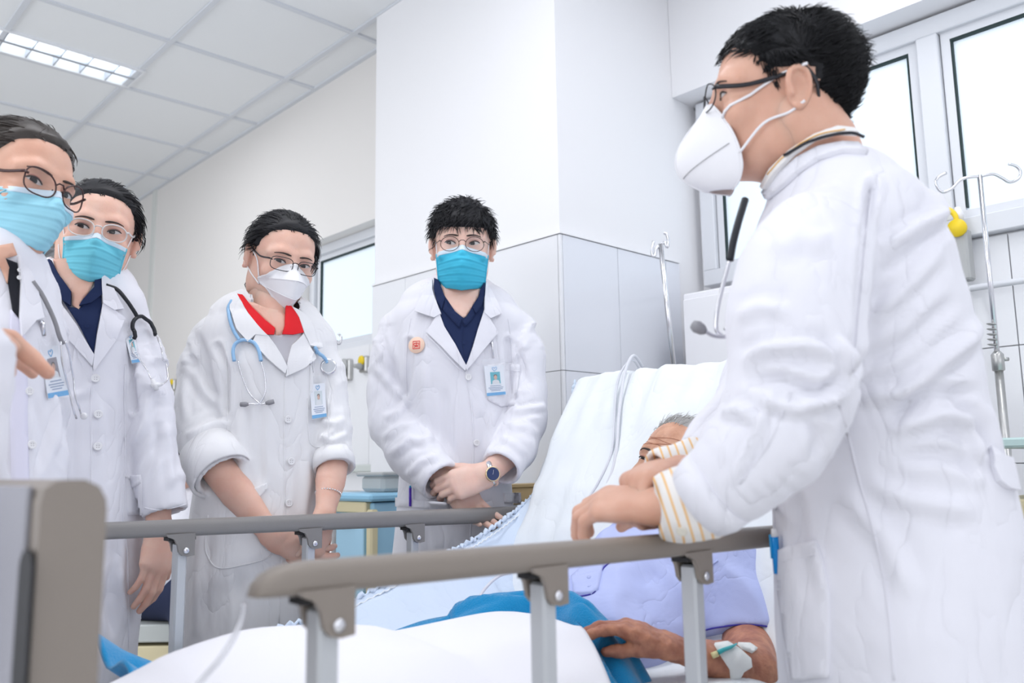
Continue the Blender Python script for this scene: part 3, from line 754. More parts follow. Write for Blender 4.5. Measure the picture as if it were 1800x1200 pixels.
bl = MB().grid(G2, .005).build('blanket', M_TEALB, None, True); tag(bl, 'turquoise fleece blanket bunched over the patient\'s lap', 'blanket')
q3 = [(150, 1240), (240, 1200), (300, 1165), (430, 1122), (520, 1113), (600, 1111), (650, 1113), (685, 1122), (730, 1115), (780, 1104), (860, 1088), (905, 1087), (945, 1098), (1000, 1132), (1050, 1178), (1100, 1240), (1130, 1300)]
rg_ = np.array([PY(x, y, 1.10-.0*x) for x, y in q3]); nx_, ny_ = 90, 44; X_ = np.linspace(BX0+.05, rg_[-1][0]-.02, nx_); zr = np.interp(X_, smooth_path(rg_, 5)[:, 0], smooth_path(rg_, 5)[:, 2]); G = np.zeros((nx_, ny_, 3))
for j, t in enumerate(np.linspace(0, 1, ny_)):
    y = .765+(1.40-.765)*t; k = (1-min(1, abs((y-1.10)/.36))**2.6) if y < 1.10 else (1-min(1, abs((y-1.10)/.30)))
    xm_ = PY(965+(1.10-min(y, 1.10))*350, 1150, min(y, 1.10))[0]; G[:, j, 0] = X_[0]+(X_-X_[0])/(X_[-1]-X_[0])*(min(xm_, X_[-1])-X_[0]); zr_ = np.interp(G[:, j, 0], X_, zr); G[:, j, 1] = y; G[:, j, 2] = .655+(np.maximum(zr_, .665)-.655)*k
G[..., 2] += (.004*vnoise(G*np.array([9, 11, 0]))+.004*np.clip(ridged(G*np.array([4, 7, 0])+3), -.2, 1))*np.clip((1.08-G[..., 1])*12, 0, 1)
ql = MB().grid(G[:, ::-1], .012).build('quilt', M_QUILT, None, True); tag(ql, 'plain white quilt over the patient\'s legs at the foot of the bed', 'quilt')
T3 = smooth_path([PY(150, 1120, 1.46), PY(196, 1150, 1.46), PY(225, 1163, 1.45), PY(262, 1178, 1.44), PY(330, 1215, 1.42)], 6); B3 = T3+np.array([.02, -.22, -.06]); G = np.stack([T3*(1-t)+B3*t+np.array([0, 0, .014*math.sin(t*13)]) for t in np.linspace(0, 1, 18)], 1)
fb2 = MB().grid(G, .006).build('folded_blanket', M_TEALB, None, True); tag(fb2, 'folded turquoise blanket end between foot board and white quilt', 'blanket')
# tubing
def cable(name, pts, r, m, label, cat='cable'): o = MB().tube(smooth_path(pts, 8), r, 8).build(name, m, None, True); tag(o, label, cat); return o
def sheet_pt(x, y, off=.008):
    v = ray(x, y); t = ((np.array([HX, 0, HZ])-CAM)@mn)/(v@mn); return CAM+v*t-mn*off
bc = [sheet_pt(*q, .012) for q in ((1010, 945), (1028, 900), (1058, 850), (1080, 800), (1085, 740), (1088, 690), (1098, 655))]
cable('call_cable', bc+[PX(1112, 641, XT1+.03)+[0, 0, .012], PX(1125, 650, XT1+.08)], .0028, M_CABLE, 'grey call-bell cable hanging over the raised back of the bed')
bc = [sheet_pt(*q, .012) for q in ((1016, 945), (1042, 900), (1075, 850), (1088, 800), (1092, 740), (1098, 690), (1104, 655))]
cable('call_cable', bc+[PX(1114, 637, XT1+.03)+[0, 0, .018], PX(1130, 645, XT1+.085)], .0042, M_CABLE, 'thicker white call-bell cable looped over the top of the bed back')
cable('drip_tube', [PY(838, 1058, 1.40), PY(852, 1035, 1.42), PY(878, 1012, 1.44), PY(915, 1003, 1.46), PY(960, 1000, 1.48)], .0032, M_CABLE, 'white tube curving out of the turquoise blanket behind the near rail', 'tube')
cable('catheter_tube', [PY(428, 1062, .80), PY(424, 1090, .80), PY(408, 1125, .79), PY(385, 1160, .78), PY(355, 1195, .78), PY(330, 1230, .77)], .0030, mat('clear_tubing', (.86, .87, .92), .25, alpha=.6), 'clear plastic tube rising beside the near rail\'s first post', 'tube')
# ================================================================== PEOPLE: heads, hands, clothes
def head_field():
    f = Field((-.115, -.135, -.16), (.115, .15, .155), .0026)
    f.ell((0, -.014, .040), (.0765, .096, .088), .02)
    f.ell((0, .020, .035), (.066, .072, .070), .03)
    f.ell((0, .030, -.025), (.060, .062, .085), .03)
    f.ell((0, .035, -.075), (.050, .052, .040), .03)
    f.ell((0, .078, -.100), (.020, .018, .016), .03)
    for s in (-1, 1):
        f.ell((s*.058, -.002, -.055), (.014, .028, .04), .03)
        f.tube([(s*.012, .088, .024), (s*.034, .086, .027), (s*.052, .070, .020)], .009, .016)
        f.ell((s*.033, .104, .002), (.019, .018, .013), .014, mode='sub')
        f.ell((s*.032, .077, .002), (.0165, .0155, .0135), .008)
        f.ell((s*.044, .070, -.028), (.022, .018, .020), .02)
        f.ell((s*.012, .100, -.037), (.009, .010, .008), .008)
        # ear: bowl inside a rim
        R = Matrix.Rotation(s*math.radians(-22), 3, 'Z') @ Matrix.Rotation(math.radians(-12), 3, 'X'); R = np.array(R)
        c = np.array([s*.080, -.010, -.004]); f.ell(c, (.007, .018, .030), .006, R)
        rim = [(0, .013, -.004), (0, .015, .012), (0, .009, .027), (0, -.006, .031), (0, -.017, .022), (0, -.018, .004), (0, -.011, -.014), (0, .002, -.026), (0, .008, -.022)]
        f.tube([c+R@np.array([s*.006, y, z]) for _, y, z in smooth_path(rim, 3)], .0042, .003)
        f.ell(c+R@np.array([s*.010, .000, .004]), (.008, .009, .017), .004, R, 'sub')
        f.ell(c+R@np.array([s*.006, .013, -.004]), (.004, .004, .006), .004)
    f.tube([(0, .090, .018), (0, .100, -.004), (0, .112, -.030)], [.0085, .0085, .0115], .014)
    f.ell((0, .112, -.033), (.0105, .011, .009), .008)
    f.tube([(-.020, .086, -.064), (0, .095, -.060), (.020, .086, -.064)], .0058, .008)
    f.tube([(-.018, .085, -.071), (0, .093, -.073), (.018, .085, -.071)], .0062, .006)
    f.tube([(-.022, .097, -.0675), (0, .105, -.0672), (.022, .097, -.0675)], .0022, .004, 'sub')
    f.tube([(0, -.035, -.06), (0, -.045, -.15)], [.055, .052], .03)
    V, Q = f.mesh(); V = relax(V, Q, 1, .4); return V, Q
HV, HQ = head_field(); HB = bvh_of(HV, HQ)
def hsurf(x, z, off=0.):
    h = HB.ray_cast(Vector((x, .3, z)), Vector((0, -1, 0)))
    if h[0] is None: return np.array([x, .07, z])
    return np.array(h[0])+np.array(h[1])*off
def hdir(d, c=(0, 0, 0)):
    c = np.array(c, float); d = np.array(d, float); d /= np.linalg.norm(d); h = HB.ray_cast(Vector(c+d*.3), Vector(-d))
    return (np.array(h[0]), np.array(h[1])) if h[0] is not None else (c+d*.09, d)
def head_frame(x, y, g, yaw, pitch, roll, scale=1.):
    """yaw>0 turns to image right, pitch>0 looks up, roll>0 leans clockwise in the image"""
    o = P(x, y, g); ya, pi, ro = (math.radians(a) for a in (yaw, pitch, roll))
    f = np.array([math.sin(ya)*math.cos(pi), math.sin(pi), math.cos(ya)*math.cos(pi)])      # camera space
    s0 = np.array([math.cos(ya), 0, -math.sin(ya)]); u = np.cross(f, s0)                      # s0 = image right side
    s = s0*math.cos(ro)-u*math.sin(ro); u2 = u*math.cos(ro)+s0*math.sin(ro)
    R = RC @ np.stack([s, f, u2], 1)   # local x (image right), y forward, z up
    if np.linalg.det(R) < 0: R[:, 0] *= -1
    return o, R, scale
class Head:
    def __init__(s, frame, parent): s.o, s.R, s.k = frame; s.p = parent
    def w(s, pts): return s.o+(np.asarray(pts, float)*s.k) @ s.R.T
    def obj(s, name, mb, m, parent=None, smooth=True):
        V = np.concatenate(mb.v); return mesh_obj(name, s.w(V), mb.f, m, parent or s.p, smooth)
def eyes(H, look=(0, 0), open_=1., sides=(-1, 1), browtilt=0.):
    for sd in sides:
        cx, cz = sd*.032, .0015
        def alm(t, top, w=.0148, h=.0058):
            x = cx+w*t*sd; z = cz+(h*open_*(1-abs(t)**2.2)*(1. if top else -.62))+.0016*t; return x, z
        n = 13; ts = np.linspace(-1, 1, n)
        up = [alm(t, True) for t in ts]; dn = [alm(t, False) for t in ts]
        G = np.array([[hsurf(dn[i][0]+(up[i][0]-dn[i][0])*v, dn[i][1]+(up[i][1]-dn[i][1])*v, .0008) for v in np.linspace(0, 1, 5)] for i in range(n)])
        e = H.obj('eye', MB().grid(G), M_WHITE_EYE)
        ix, iz = cx+look[0]*.006, cz+.0004+look[1]*.002
        mb = MB(); rr = .0063; A = np.linspace(0, 2*math.pi, 18, endpoint=False)
        def clampz(x, z):
            t = max(-1, min(1, (x-cx)/(.0148*sd))); _, zt = alm(t, True); _, zb = alm(t, False); return max(zb, min(zt, z))
        rim = [hsurf(ix+rr*math.cos(a), clampz(ix+rr*math.cos(a), iz+rr*math.sin(a)), .0014) for a in A]; c = hsurf(ix, clampz(ix, iz), .0018)
        mb.add([c]+rim, [(0, 1+i, 1+(i+1) % 18) for i in range(18)]); H.obj('iris', mb, M_IRIS, e)
        mb = MB(); mb.tube([hsurf(x, z+.0004, .0016) for x, z in up], [.0006]+[.0015]*(n-2)+[.0008], 6); H.obj('eyelash', mb, M_BROW, e)
        mb = MB(); mb.tube([hsurf(x, z+.0042, .0002) for x, z in up[1:-1]], .0007, 6); H.obj('eyelid_crease', mb, M_LIP, e)
        mb = MB(); bx = np.linspace(.011, .050, 11); pts = []; rad = []
        for i, x in enumerate(bx):
            t = i/10; pts.append(hsurf(sd*x, .0205+.0055*math.sin(t*2.4)-.004*t+browtilt*t*.004, .0002)); rad.append(.0030*(1-.7*t)*min(1, .45+t*3))
        mb.tube(pts, rad, 8, flat=1.); H.obj('eyebrow', mb, M_BROW)
HAIRLINES = {   # azimuth from the face (0) to the back (pi) -> height of the hairline on the head
    'back': ([0, .35, .7, .95, 1.15, 1.35, 1.55, 1.75, 2.0, 2.4, 3.15], [.078, .076, .066, .042, .012, -.012, .020, .028, -.02, -.055, -.075]),
    'short': ([0, .35, .7, .95, 1.15, 1.35, 1.55, 1.75, 2.0, 2.4, 3.15], [.070, .068, .056, .034, .010, -.012, .022, .032, -.01, -.045, -.060]),
    'fringe': ([0, .35, .7, .95, 1.15, 1.35, 1.55, 1.75, 2.0, 2.4, 3.15], [.040, .041, .044, .036, .012, -.010, .020, .030, -.01, -.045, -.060]),
    'old': ([0, .35, .7, .95, 1.15, 1.35, 1.55, 1.75, 2.0, 2.4, 3.15], [.095, .090, .080, .062, .035, .010, .030, .030, -.01, -.045, -.060])}
def hair(H, line, thick, m, flow, n=1500, length=.03, width=.0011, seed=1, lift=.15, jit=.35, extra=None, shell=True, side_t=1., rootmin=0.):
    rg = np.random.default_rng(seed); ax, zz = HAIRLINES[line]; c0 = np.array([0, -.01, .02]); mb = MB()
    nt, npn = 34, 52; G = np.zeros((nt, npn, 3)); 
    def metric(q):
        az = math.atan2(abs(q[0]), q[1]+.01); return q[2]-np.interp(az, ax, zz)
    for i, th in enumerate(np.linspace(.02, 2.35, nt)):
        for j, ph in enumerate(np.linspace(-math.pi, math.pi, npn, endpoint=False)):
            d = np.array([math.sin(th)*math.sin(ph), math.sin(th)*math.cos(ph), math.cos(th)]); p, nn = hdir(d, c0)
            if abs(p[0]) > .072 and -.030 < p[1] < .02 and p[2] < .03: p[0] = np.sign(p[0])*.070
            h = metric(p); t = min(1, max(0, h/.014)); t = t*t*(3-2*t)
            wob = .0022*vnoise(p*np.array([70, 45, 70])+seed)+.0012*vnoise(p*160)
            up = max(0, (p[2]-.02)/.1); tt = thick*(side_t+(1-side_t)*min(1, up))
            G[i, j] = p+d*((tt+wob)*t-.005*(1-t))
    V = G.reshape(-1, 3); F_ = [(i*npn+j, (i+1)*npn+j, (i+1)*npn+(j+1) % npn, i*npn+(j+1) % npn) for i in range(nt-1) for j in range(npn)]
    F_.append(tuple(range(npn))[::-1] if False else tuple(range(npn)))
    if shell: mb.add(V, F_)
    k = 0; tries = 0
    while k < n and tries < n*4:
        tries += 1; z = rg.uniform(-.6, 1); a = rg.uniform(-math.pi, math.pi); r = math.sqrt(1-z*z)
        d = np.array([r*math.sin(a), r*math.cos(a), z]); p, nn = hdir(d, c0)
        if metric(p) < .002+rootmin or (abs(p[0]) > .070 and -.045 < p[1] < .016 and p[2] < .036): continue
        t = min(1, metric(p)/.014); up = max(0, (p[2]-.02)/.1); tt = thick*(side_t+(1-side_t)*min(1, up))
        fl, L, lf = flow(p, d); p = p+d*(tt*t*.8); fl = fl+rg.normal(0, jit, 3)*.5; fl = fl-d*(fl@d)*(1-lf*0); fl /= np.linalg.norm(fl)+1e-9
        L *= rg.uniform(.6, 1.15)*length; lf = lf+lift*rg.uniform(-.3, 1); pts = []; q = p.copy(); ns = 4
        for s_ in range(ns+1):
            pts.append(q.copy()); v = fl+d*lf*(1 if s_ < 3 else .5); q = q+v/np.linalg.norm(v)*L/ns; d2 = q-c0; d2 /= np.linalg.norm(d2)
            if lf < .5:
                fl = fl-d2*(fl@d2); fl /= np.linalg.norm(fl)+1e-9
                hp, _ = hdir(d2, c0); rmin = np.linalg.norm(hp-c0)+tt*t*.9; rr = np.linalg.norm(q-c0)
                if rr < rmin: q = c0+d2*rmin
            fl = fl+rg.normal(0, .06, 3)
        w_ = width*rg.uniform(.7, 1.4); mb.tube(pts, [w_, w_, w_*.9, w_*.7, w_*.15], 3, False); k += 1
    if extra: extra(mb, rg)
    return H.obj('hair', mb, m)
def clear(p, e=.0028):
    x = max(-.070, min(.070, p[0])); h = HB.ray_cast(Vector((x, .3, p[2])), Vector((0, -1, 0)))
    if h[0] is not None and p[2] > -.117: p = np.array([p[0], max(p[1], h[0][1]+e), p[2]])
    return p
def clear_grid(G, it=2):
    a, b, _ = G.shape
    G = np.array([[clear(G[i, j]) for j in range(b)] for i in range(a)])
    for _ in range(it):
        S = G.copy(); S[1:-1, :, 1] = (G[:-2, :, 1]+G[2:, :, 1]+2*G[1:-1, :, 1])/4; G = S
    return np.array([[(skin_out(clear(G[i, j], .0018), .0022) if abs(i-(a-1)/2) > a*.18 and G[i, j][2] > -.112 else clear(G[i, j], .0018)) for j in range(b)] for i in range(a)])
def skin_out(p, e=.002):
    c = np.array([0, .0, p[2]]); d = np.array([p[0], p[1]-.0, 0.]); L = np.linalg.norm(d); q, _ = hdir(d, c); r = np.linalg.norm(q-c)
    if abs(p[0]) > .07 and -.04 < p[1] < .012: return p
    return c+d/L*max(L, min(r, .14)+e)
def strap(H, pts, r=.0014, m=None, parent=None, name='ear_loop'):
    pp = smooth_path(pts, 7); k = max(1, int(len(pp)*.72)); mb = MB(); mb.tube([skin_out(p, r) if i < k else p for i, p in enumerate(pp)], r, 6); return H.obj(name, mb, m or M_MASKW, parent)
def mask_surgical(H, m, drop=0., wide=1., puff=0., tall=1.):
    n1, n2 = 41, 45; G = np.zeros((n1, n2, 3)); FD = np.zeros((n1, n2))
    def pt(u, v):
        au = abs(u); z = -.006-.108*v*tall-.018*au*(1-v)*1.0+.012*au*v-drop; wv = .0635*wide*(1-.12*v+.0*v)
        yc = np.interp(v, [0, .12, .3, .45, .7, .9, 1], [.104, .1135, .128, .128, .118, .106, .092])+puff*math.sin(v*math.pi)
        ys = np.interp(v, [0, .3, .7, 1], [.048, .050, .046, .036]); e = 1.75 if v > .2 else 1.35
        y = yc-(yc-ys)*au**e; return np.array([u*wv, y, z])
    for i, u in enumerate(np.linspace(-1, 1, n1)):
        for j, v in enumerate(np.linspace(0, 1, n2)):
            p = pt(u, v)
            fold = 0
            for vc in (.30, .48, .64, .80): fold += .0022*math.exp(-((v-vc-.02*abs(u))/.018)**2)*(.35+.65*abs(u))-.0012*math.exp(-((v-vc-.05)/.02)**2)
            G[i, j] = p; FD[i, j] = fold*1.7+.0016*vnoise(p*55)
    G = clear_grid(G); G[..., 1] += FD; o = H.obj('face_mask', MB().grid(G, .0018), m)
    T = MB().grid(G[:, :6]+np.array([0, .0009, .0004]), .001)
    H.obj('nose_band', T, M_MASKEDGE, o)
    for sd in (-1, 1):
        a, b_ = pt(sd*.99, .04), pt(sd*.97, .93); ear = np.array([sd*.083, -.022, .018]); lo = np.array([sd*.078, -.016, -.026])
        H.obj('side_binding', MB().tube(G[0 if sd < 0 else -1][::4], .0022, 6), m, o)
        strap(H, [a, (sd*.074, .030, .010), ear], .0014, M_MASKW, o); strap(H, [b_, (sd*.072, .02, -.045), lo], .0014, M_MASKW, o)
    return o
def mask_kf94(H):
    n1, n2 = 37, 29; G = np.zeros((n1, n2, 3))
    def pt(u, v):
        au = abs(u)
        z = np.interp(v, [0, .28, .62, 1], [.004, -.036, -.083, -.121])-au**1.5*np.interp(v, [0, .28, .62, 1], [.034, .014, -.020, -.052])
        wv = np.interp(v, [0, .28, .62, 1], [.052, .066, .058, .046])
        yc = np.interp(v, [0, .10, .28, .62, 1], [.103, .118, .150, .144, .094]); ys = np.interp(v, [0, .28, .62, 1], [.058, .046, .044, .034])
        return np.array([u*wv, yc-(yc-ys)*au**1.55, z])
    for i, u in enumerate(np.linspace(-1, 1, n1)):
        for j, v in enumerate(np.linspace(0, 1, n2)): G[i, j] = pt(u, v)+np.array([0, .001*vnoise(pt(u, v)*50), 0])
    G = clear_grid(G); o = H.obj('face_mask', MB().grid(G, .0018), M_MASKW)
    for v in (.28, .62): H.obj('fold_seam', MB().tube([pt(u, v)+np.array([0, .0004, 0]) for u in np.linspace(-.98, .98, 25)], .0011, 5), M_MASKW, o)
    for sd in (-1, 1):
        strap(H, [pt(sd*.98, .25), (sd*.072, .028, .000), (sd*.084, -.018, .022)], .0018, M_MASKW, o)
        strap(H, [pt(sd*.98, .7), (sd*.070, .03, -.05), (sd*.079, -.014, -.026)], .0018, M_MASKW, o)
    return o
def mask_kn95(H):
    n1, n2 = 41, 37; G = np.zeros((n1, n2, 3)); vk = [0, .18, .38, .52, .75, 1]
    cf = [np.polyfit(vk, a_, 4) for a_ in ([.108, .132, .153, .158, .143, .108], [-.004, -.034, -.070, -.090, -.120, -.137], [.016, .038, .052, .058, .054, .030], [.106, .095, .078, .067, .061, .072], [-.004, -.022, -.050, -.076, -.112, -.138])]
    def pt(u, v):
        au = abs(u); y, z, xe, ye, ze = [np.polyval(c_, v) for c_ in cf]
        t = au**1.1; bl = math.sin(au*math.pi)*.006; return np.array([np.sign(u)*xe*(1-(1-au)**1.25), y-(y-ye)*t+bl, z+(ze-z)*t])
    for i, u in enumerate(np.linspace(-1, 1, n1)):
        for j, v in enumerate(np.linspace(0, 1, n2)): G[i, j] = pt(u, v)+np.array([0, .0012*vnoise(pt(u, v)*45), 0])
    G = clear_grid(G, 1); o = H.obj('face_mask', MB().grid(G, .002), M_MASKW)
    H.obj('centre_seam', MB().tube([pt(0, v) for v in np.linspace(0, 1, 21)], .0016, 6), M_MASKW, o)
    for sd in (-1, 1): H.obj('edge_weld', MB().tube([pt(sd*.985, v) for v in np.linspace(0.02, 1, 17)], .0016, 6), M_MASKW, o)
    for sd in (-1, 1): H.obj('panel_seam', MB().tube([pt(sd*u, v)+np.array([sd*.001, .001, 0]) for u, v in zip(np.linspace(.04, .9, 15), np.linspace(.72, .5, 15))], .0006, 5), M_HOLE, o)
    for sd in (-1, 1):
        strap(H, [pt(sd*.97, .26), (sd*.074, .025, .012), (sd*.082, -.004, .026), (sd*.092, -.022, .030)], .0022, M_MASKW, o)
        strap(H, [pt(sd*.97, .60), (sd*.074, .035, -.050), (sd*.080, .000, -.036), (sd*.088, -.020, -.022)], .0022, M_MASKW, o)
    return o
def glasses(H, m, rx=.0245, rz=.0185, shape='round', r=.0011, y0=.112, z0=-.003, templem=None, top_only=False, tr=.0013, wide=.0335, lower=None, lowm=None):
    o = None; g_ = None
    front = MB()
    def lens_ring(sd):
        pts = []
        for a in np.linspace(0, 2*math.pi, 33):
            ca, sa = math.cos(a), math.sin(a); e = {'round': 2., 'oval': 2.3, 'rect': 3.4, 'cat': 2.5}[shape]
            k = (abs(ca)**e+abs(sa)**e)**(-1/e); x = rx*ca*k; z = rz*sa*k
            if shape == 'cat': z += .22*x*(sa > 0)
            pts.append(np.array([sd*(wide+x), y0-.10*(abs(wide+x)-.03)-.35*max(0, wide+x-.035), z0+z]))
        return pts
    if H.p is None: raise RuntimeError
    rings = {sd: lens_ring(sd) for sd in (-1, 1)}
    front.tube(rings[-1], r, 8, False); front.tube(rings[1], r, 8, False)
    front.tube([np.array([-wide+rx*.93, y0, z0+rz*.25]), np.array([-.004, y0+.003, z0+rz*.5]), np.array([.004, y0+.003, z0+rz*.5]), np.array([wide-rx*.93, y0, z0+rz*.25])], r*1.1, 8)
    for sd in (-1, 1):
        x1 = wide+rx; front.tube([np.array([sd*(x1-.002), y0-.006, z0+rz*.35]), np.array([sd*(x1+.003), y0-.010, z0+rz*.45])], r*1.6, 8)
        front.tube([np.array([sd*.010, y0-.002, z0-.002]), np.array([sd*.008, y0-.010, z0-.008])], r*.7, 6)
    fo = H.obj('glasses', front, m)
    for sd in (-1, 1):
        G = np.array(rings[sd]); c = G.mean(0)+np.array([0, .001, 0]); mb = MB(); mb.add([c]+list(G[:-1]), [(0, 1+i, 1+(i+1) % 32) for i in range(32)]); H.obj('lens', mb, M_LENS, fo)
        x1 = wide+rx+.003
        mb = MB(); mb.tube(smooth_path([(sd*x1, y0-.010, z0+rz*.45), (sd*.074, .055, z0+.008), (sd*.0800, .000, .022), (sd*.0835, -.016, .030), (sd*.0790, -.036, .010), (sd*.0730, -.042, -.014)], 5), tr, 6, up=(0, 0, 1), flat=1.6 if tr > .0012 else 1)
        H.obj('temple_arm', mb, templem or m, fo)
    return fo

class Person:
    def __init__(s, label, base): s.t = thing('person', label, 'person', base); s.V = []; s.Q = []; s.n = 0
    def skin(s, V, Q): s.V.append(V); s.Q.append(Q+s.n); s.n += len(V)
    def head(s, *a, **k): s.H = Head(head_frame(*a, **k), s.t); s.skin(s.H.w(HV), HQ); return s.H
    def finish(s, m, face=None):
        o = mesh_obj('body', np.concatenate(s.V), np.concatenate(s.Q), [m, face] if face else m, s.t)
        if face:
            k = [0]*len(o.data.polygons); k[:len(HQ)] = [1]*len(HQ); o.data.polygons.foreach_set('material_index', k)
        return o
def bounds(pts, pad): pts = np.asarray(pts); return pts.min(0)-pad, pts.max(0)+pad
def flesh(tubes, h=.0022, k=.006, post=None, it=1):
    """tubes: list of (points, radii[, side, radii2]) merged into one skin"""
    allp = np.concatenate([np.asarray(t[0], float) for t in tubes]); rm = max(np.max(t[1]) for t in tubes)
    lo, hi = bounds(allp, rm+.006); f = Field(lo, hi, h)
    for t in tubes:
        if len(t) > 2 and t[2] is not None: f.tube(t[0], t[1], t[4] if len(t) > 4 else k, side=t[2], rad2=t[3])
        else: f.tube(t[0], t[1], t[4] if len(t) > 4 else k)
    if post: post(f)
    V, Q = f.mesh(); return relax(V, Q, it, .5), Q
def hand(wrist, dirv, palm_n, curl, spread=1., side=1, k=1., thumb=None, thumb_curl=.5, h=.0021, forearm=None, wr=(.027, .019), old=False, tdir=None, fingers=None, fr_=1.):
    """a five-fingered hand. dirv: wrist -> knuckles, palm_n: out of the palm, side=+1 puts the thumb along cross(dirv, palm_n)"""
    w = np.array(wrist, float); d = np.array(dirv, float); d /= np.linalg.norm(d); n = np.array(palm_n, float); n -= d*(n@d); n /= np.linalg.norm(n)
    s = np.cross(d, n)*side; T = []
    curl = [curl]*4 if np.isscalar(curl) else curl
    base = [(.026, .088), (.009, .091), (-.008, .087), (-.024, .079)]; L = [(.040, .025, .020), (.044, .029, .021), (.041, .027, .021), (.032, .020, .019)]; R = [.0088, .0089, .0084, .0074]
    kn = []
    for i in range(4):
        a, b_ = base[i]; K = w+k*(s*a*(1+.05*spread)+d*b_); kn.append(K); fr = w+k*(s*a*.62+d*.012)
        T.append(([fr, fr+(K-fr)*.55, K-n*(-.002)*k], np.array([.012, .0115, .0100])*k, None, None, .016))
        ang = 0; p = K; pts = [K]; fd = d+s*(a*4.0*spread*k*.5); fd /= np.linalg.norm(fd)
        c = curl[i]; c = (c*.9, c*1.2, c*.8) if np.isscalar(c) else c
        for j in range(3):
            ang += c[j]; v = fd*math.cos(ang)+n*math.sin(ang); p = p+v*L[i][j]*k; pts.append(p)
        r = R[i]*k*fr_; rr = [r*1.08, r*(.98 if not old else 1.08), r*.9, r*.78]
        T.append((pts, np.array(rr), None, None, .004)); kn[-1] = pts
    T.append(([w-d*.01*k, w+d*.05*k, w+d*.078*k], np.array([.024, .034, .036])*k, s, np.array([.016, .0125, .0105])*k, .012))
    tb = w+k*(s*.020+d*.020+n*.004); td = np.array(tdir, float) if tdir is not None else (s*.75+d*.75+n*.35); td /= np.linalg.norm(td)
    t1 = tb+td*.040*k; v2 = td*(1-.35*thumb_curl)+d*.55*thumb_curl+n*.25*thumb_curl; v2 /= np.linalg.norm(v2); t2 = t1+v2*.033*k; v3 = v2*.8+d*.5*thumb_curl+n*.2; v3 /= np.linalg.norm(v3); t3 = t2+v3*.024*k
    T.append(([tb, t1, t2, t3], np.array([.0155, .0120, .0105, .0082])*k, None, None, .008))
    if forearm is not None:
        fa = np.array(forearm, float); ax = (w-fa); T.append(([fa, fa+ax*.35, fa+ax*.8, w+d*.012*k], np.array([.040, .041, .030, .0265])*k, s, np.array([.038, .036, .023, .018])*k, .012))
    V, Q = flesh(T, h)
    return V, Q, dict(knuckles=kn, side=s, n=n, d=d, wrist=w)
def nails(info, m, parent, k=1.):
    for pts in info['knuckles']:
        pass
def pts_g(L): return np.array([P(x, y, g) for x, y, g, *_ in L])
def rad_px(L, i=3): return np.array([q[i]*mpp(P(q[0], q[1], q[2])) for q in L])
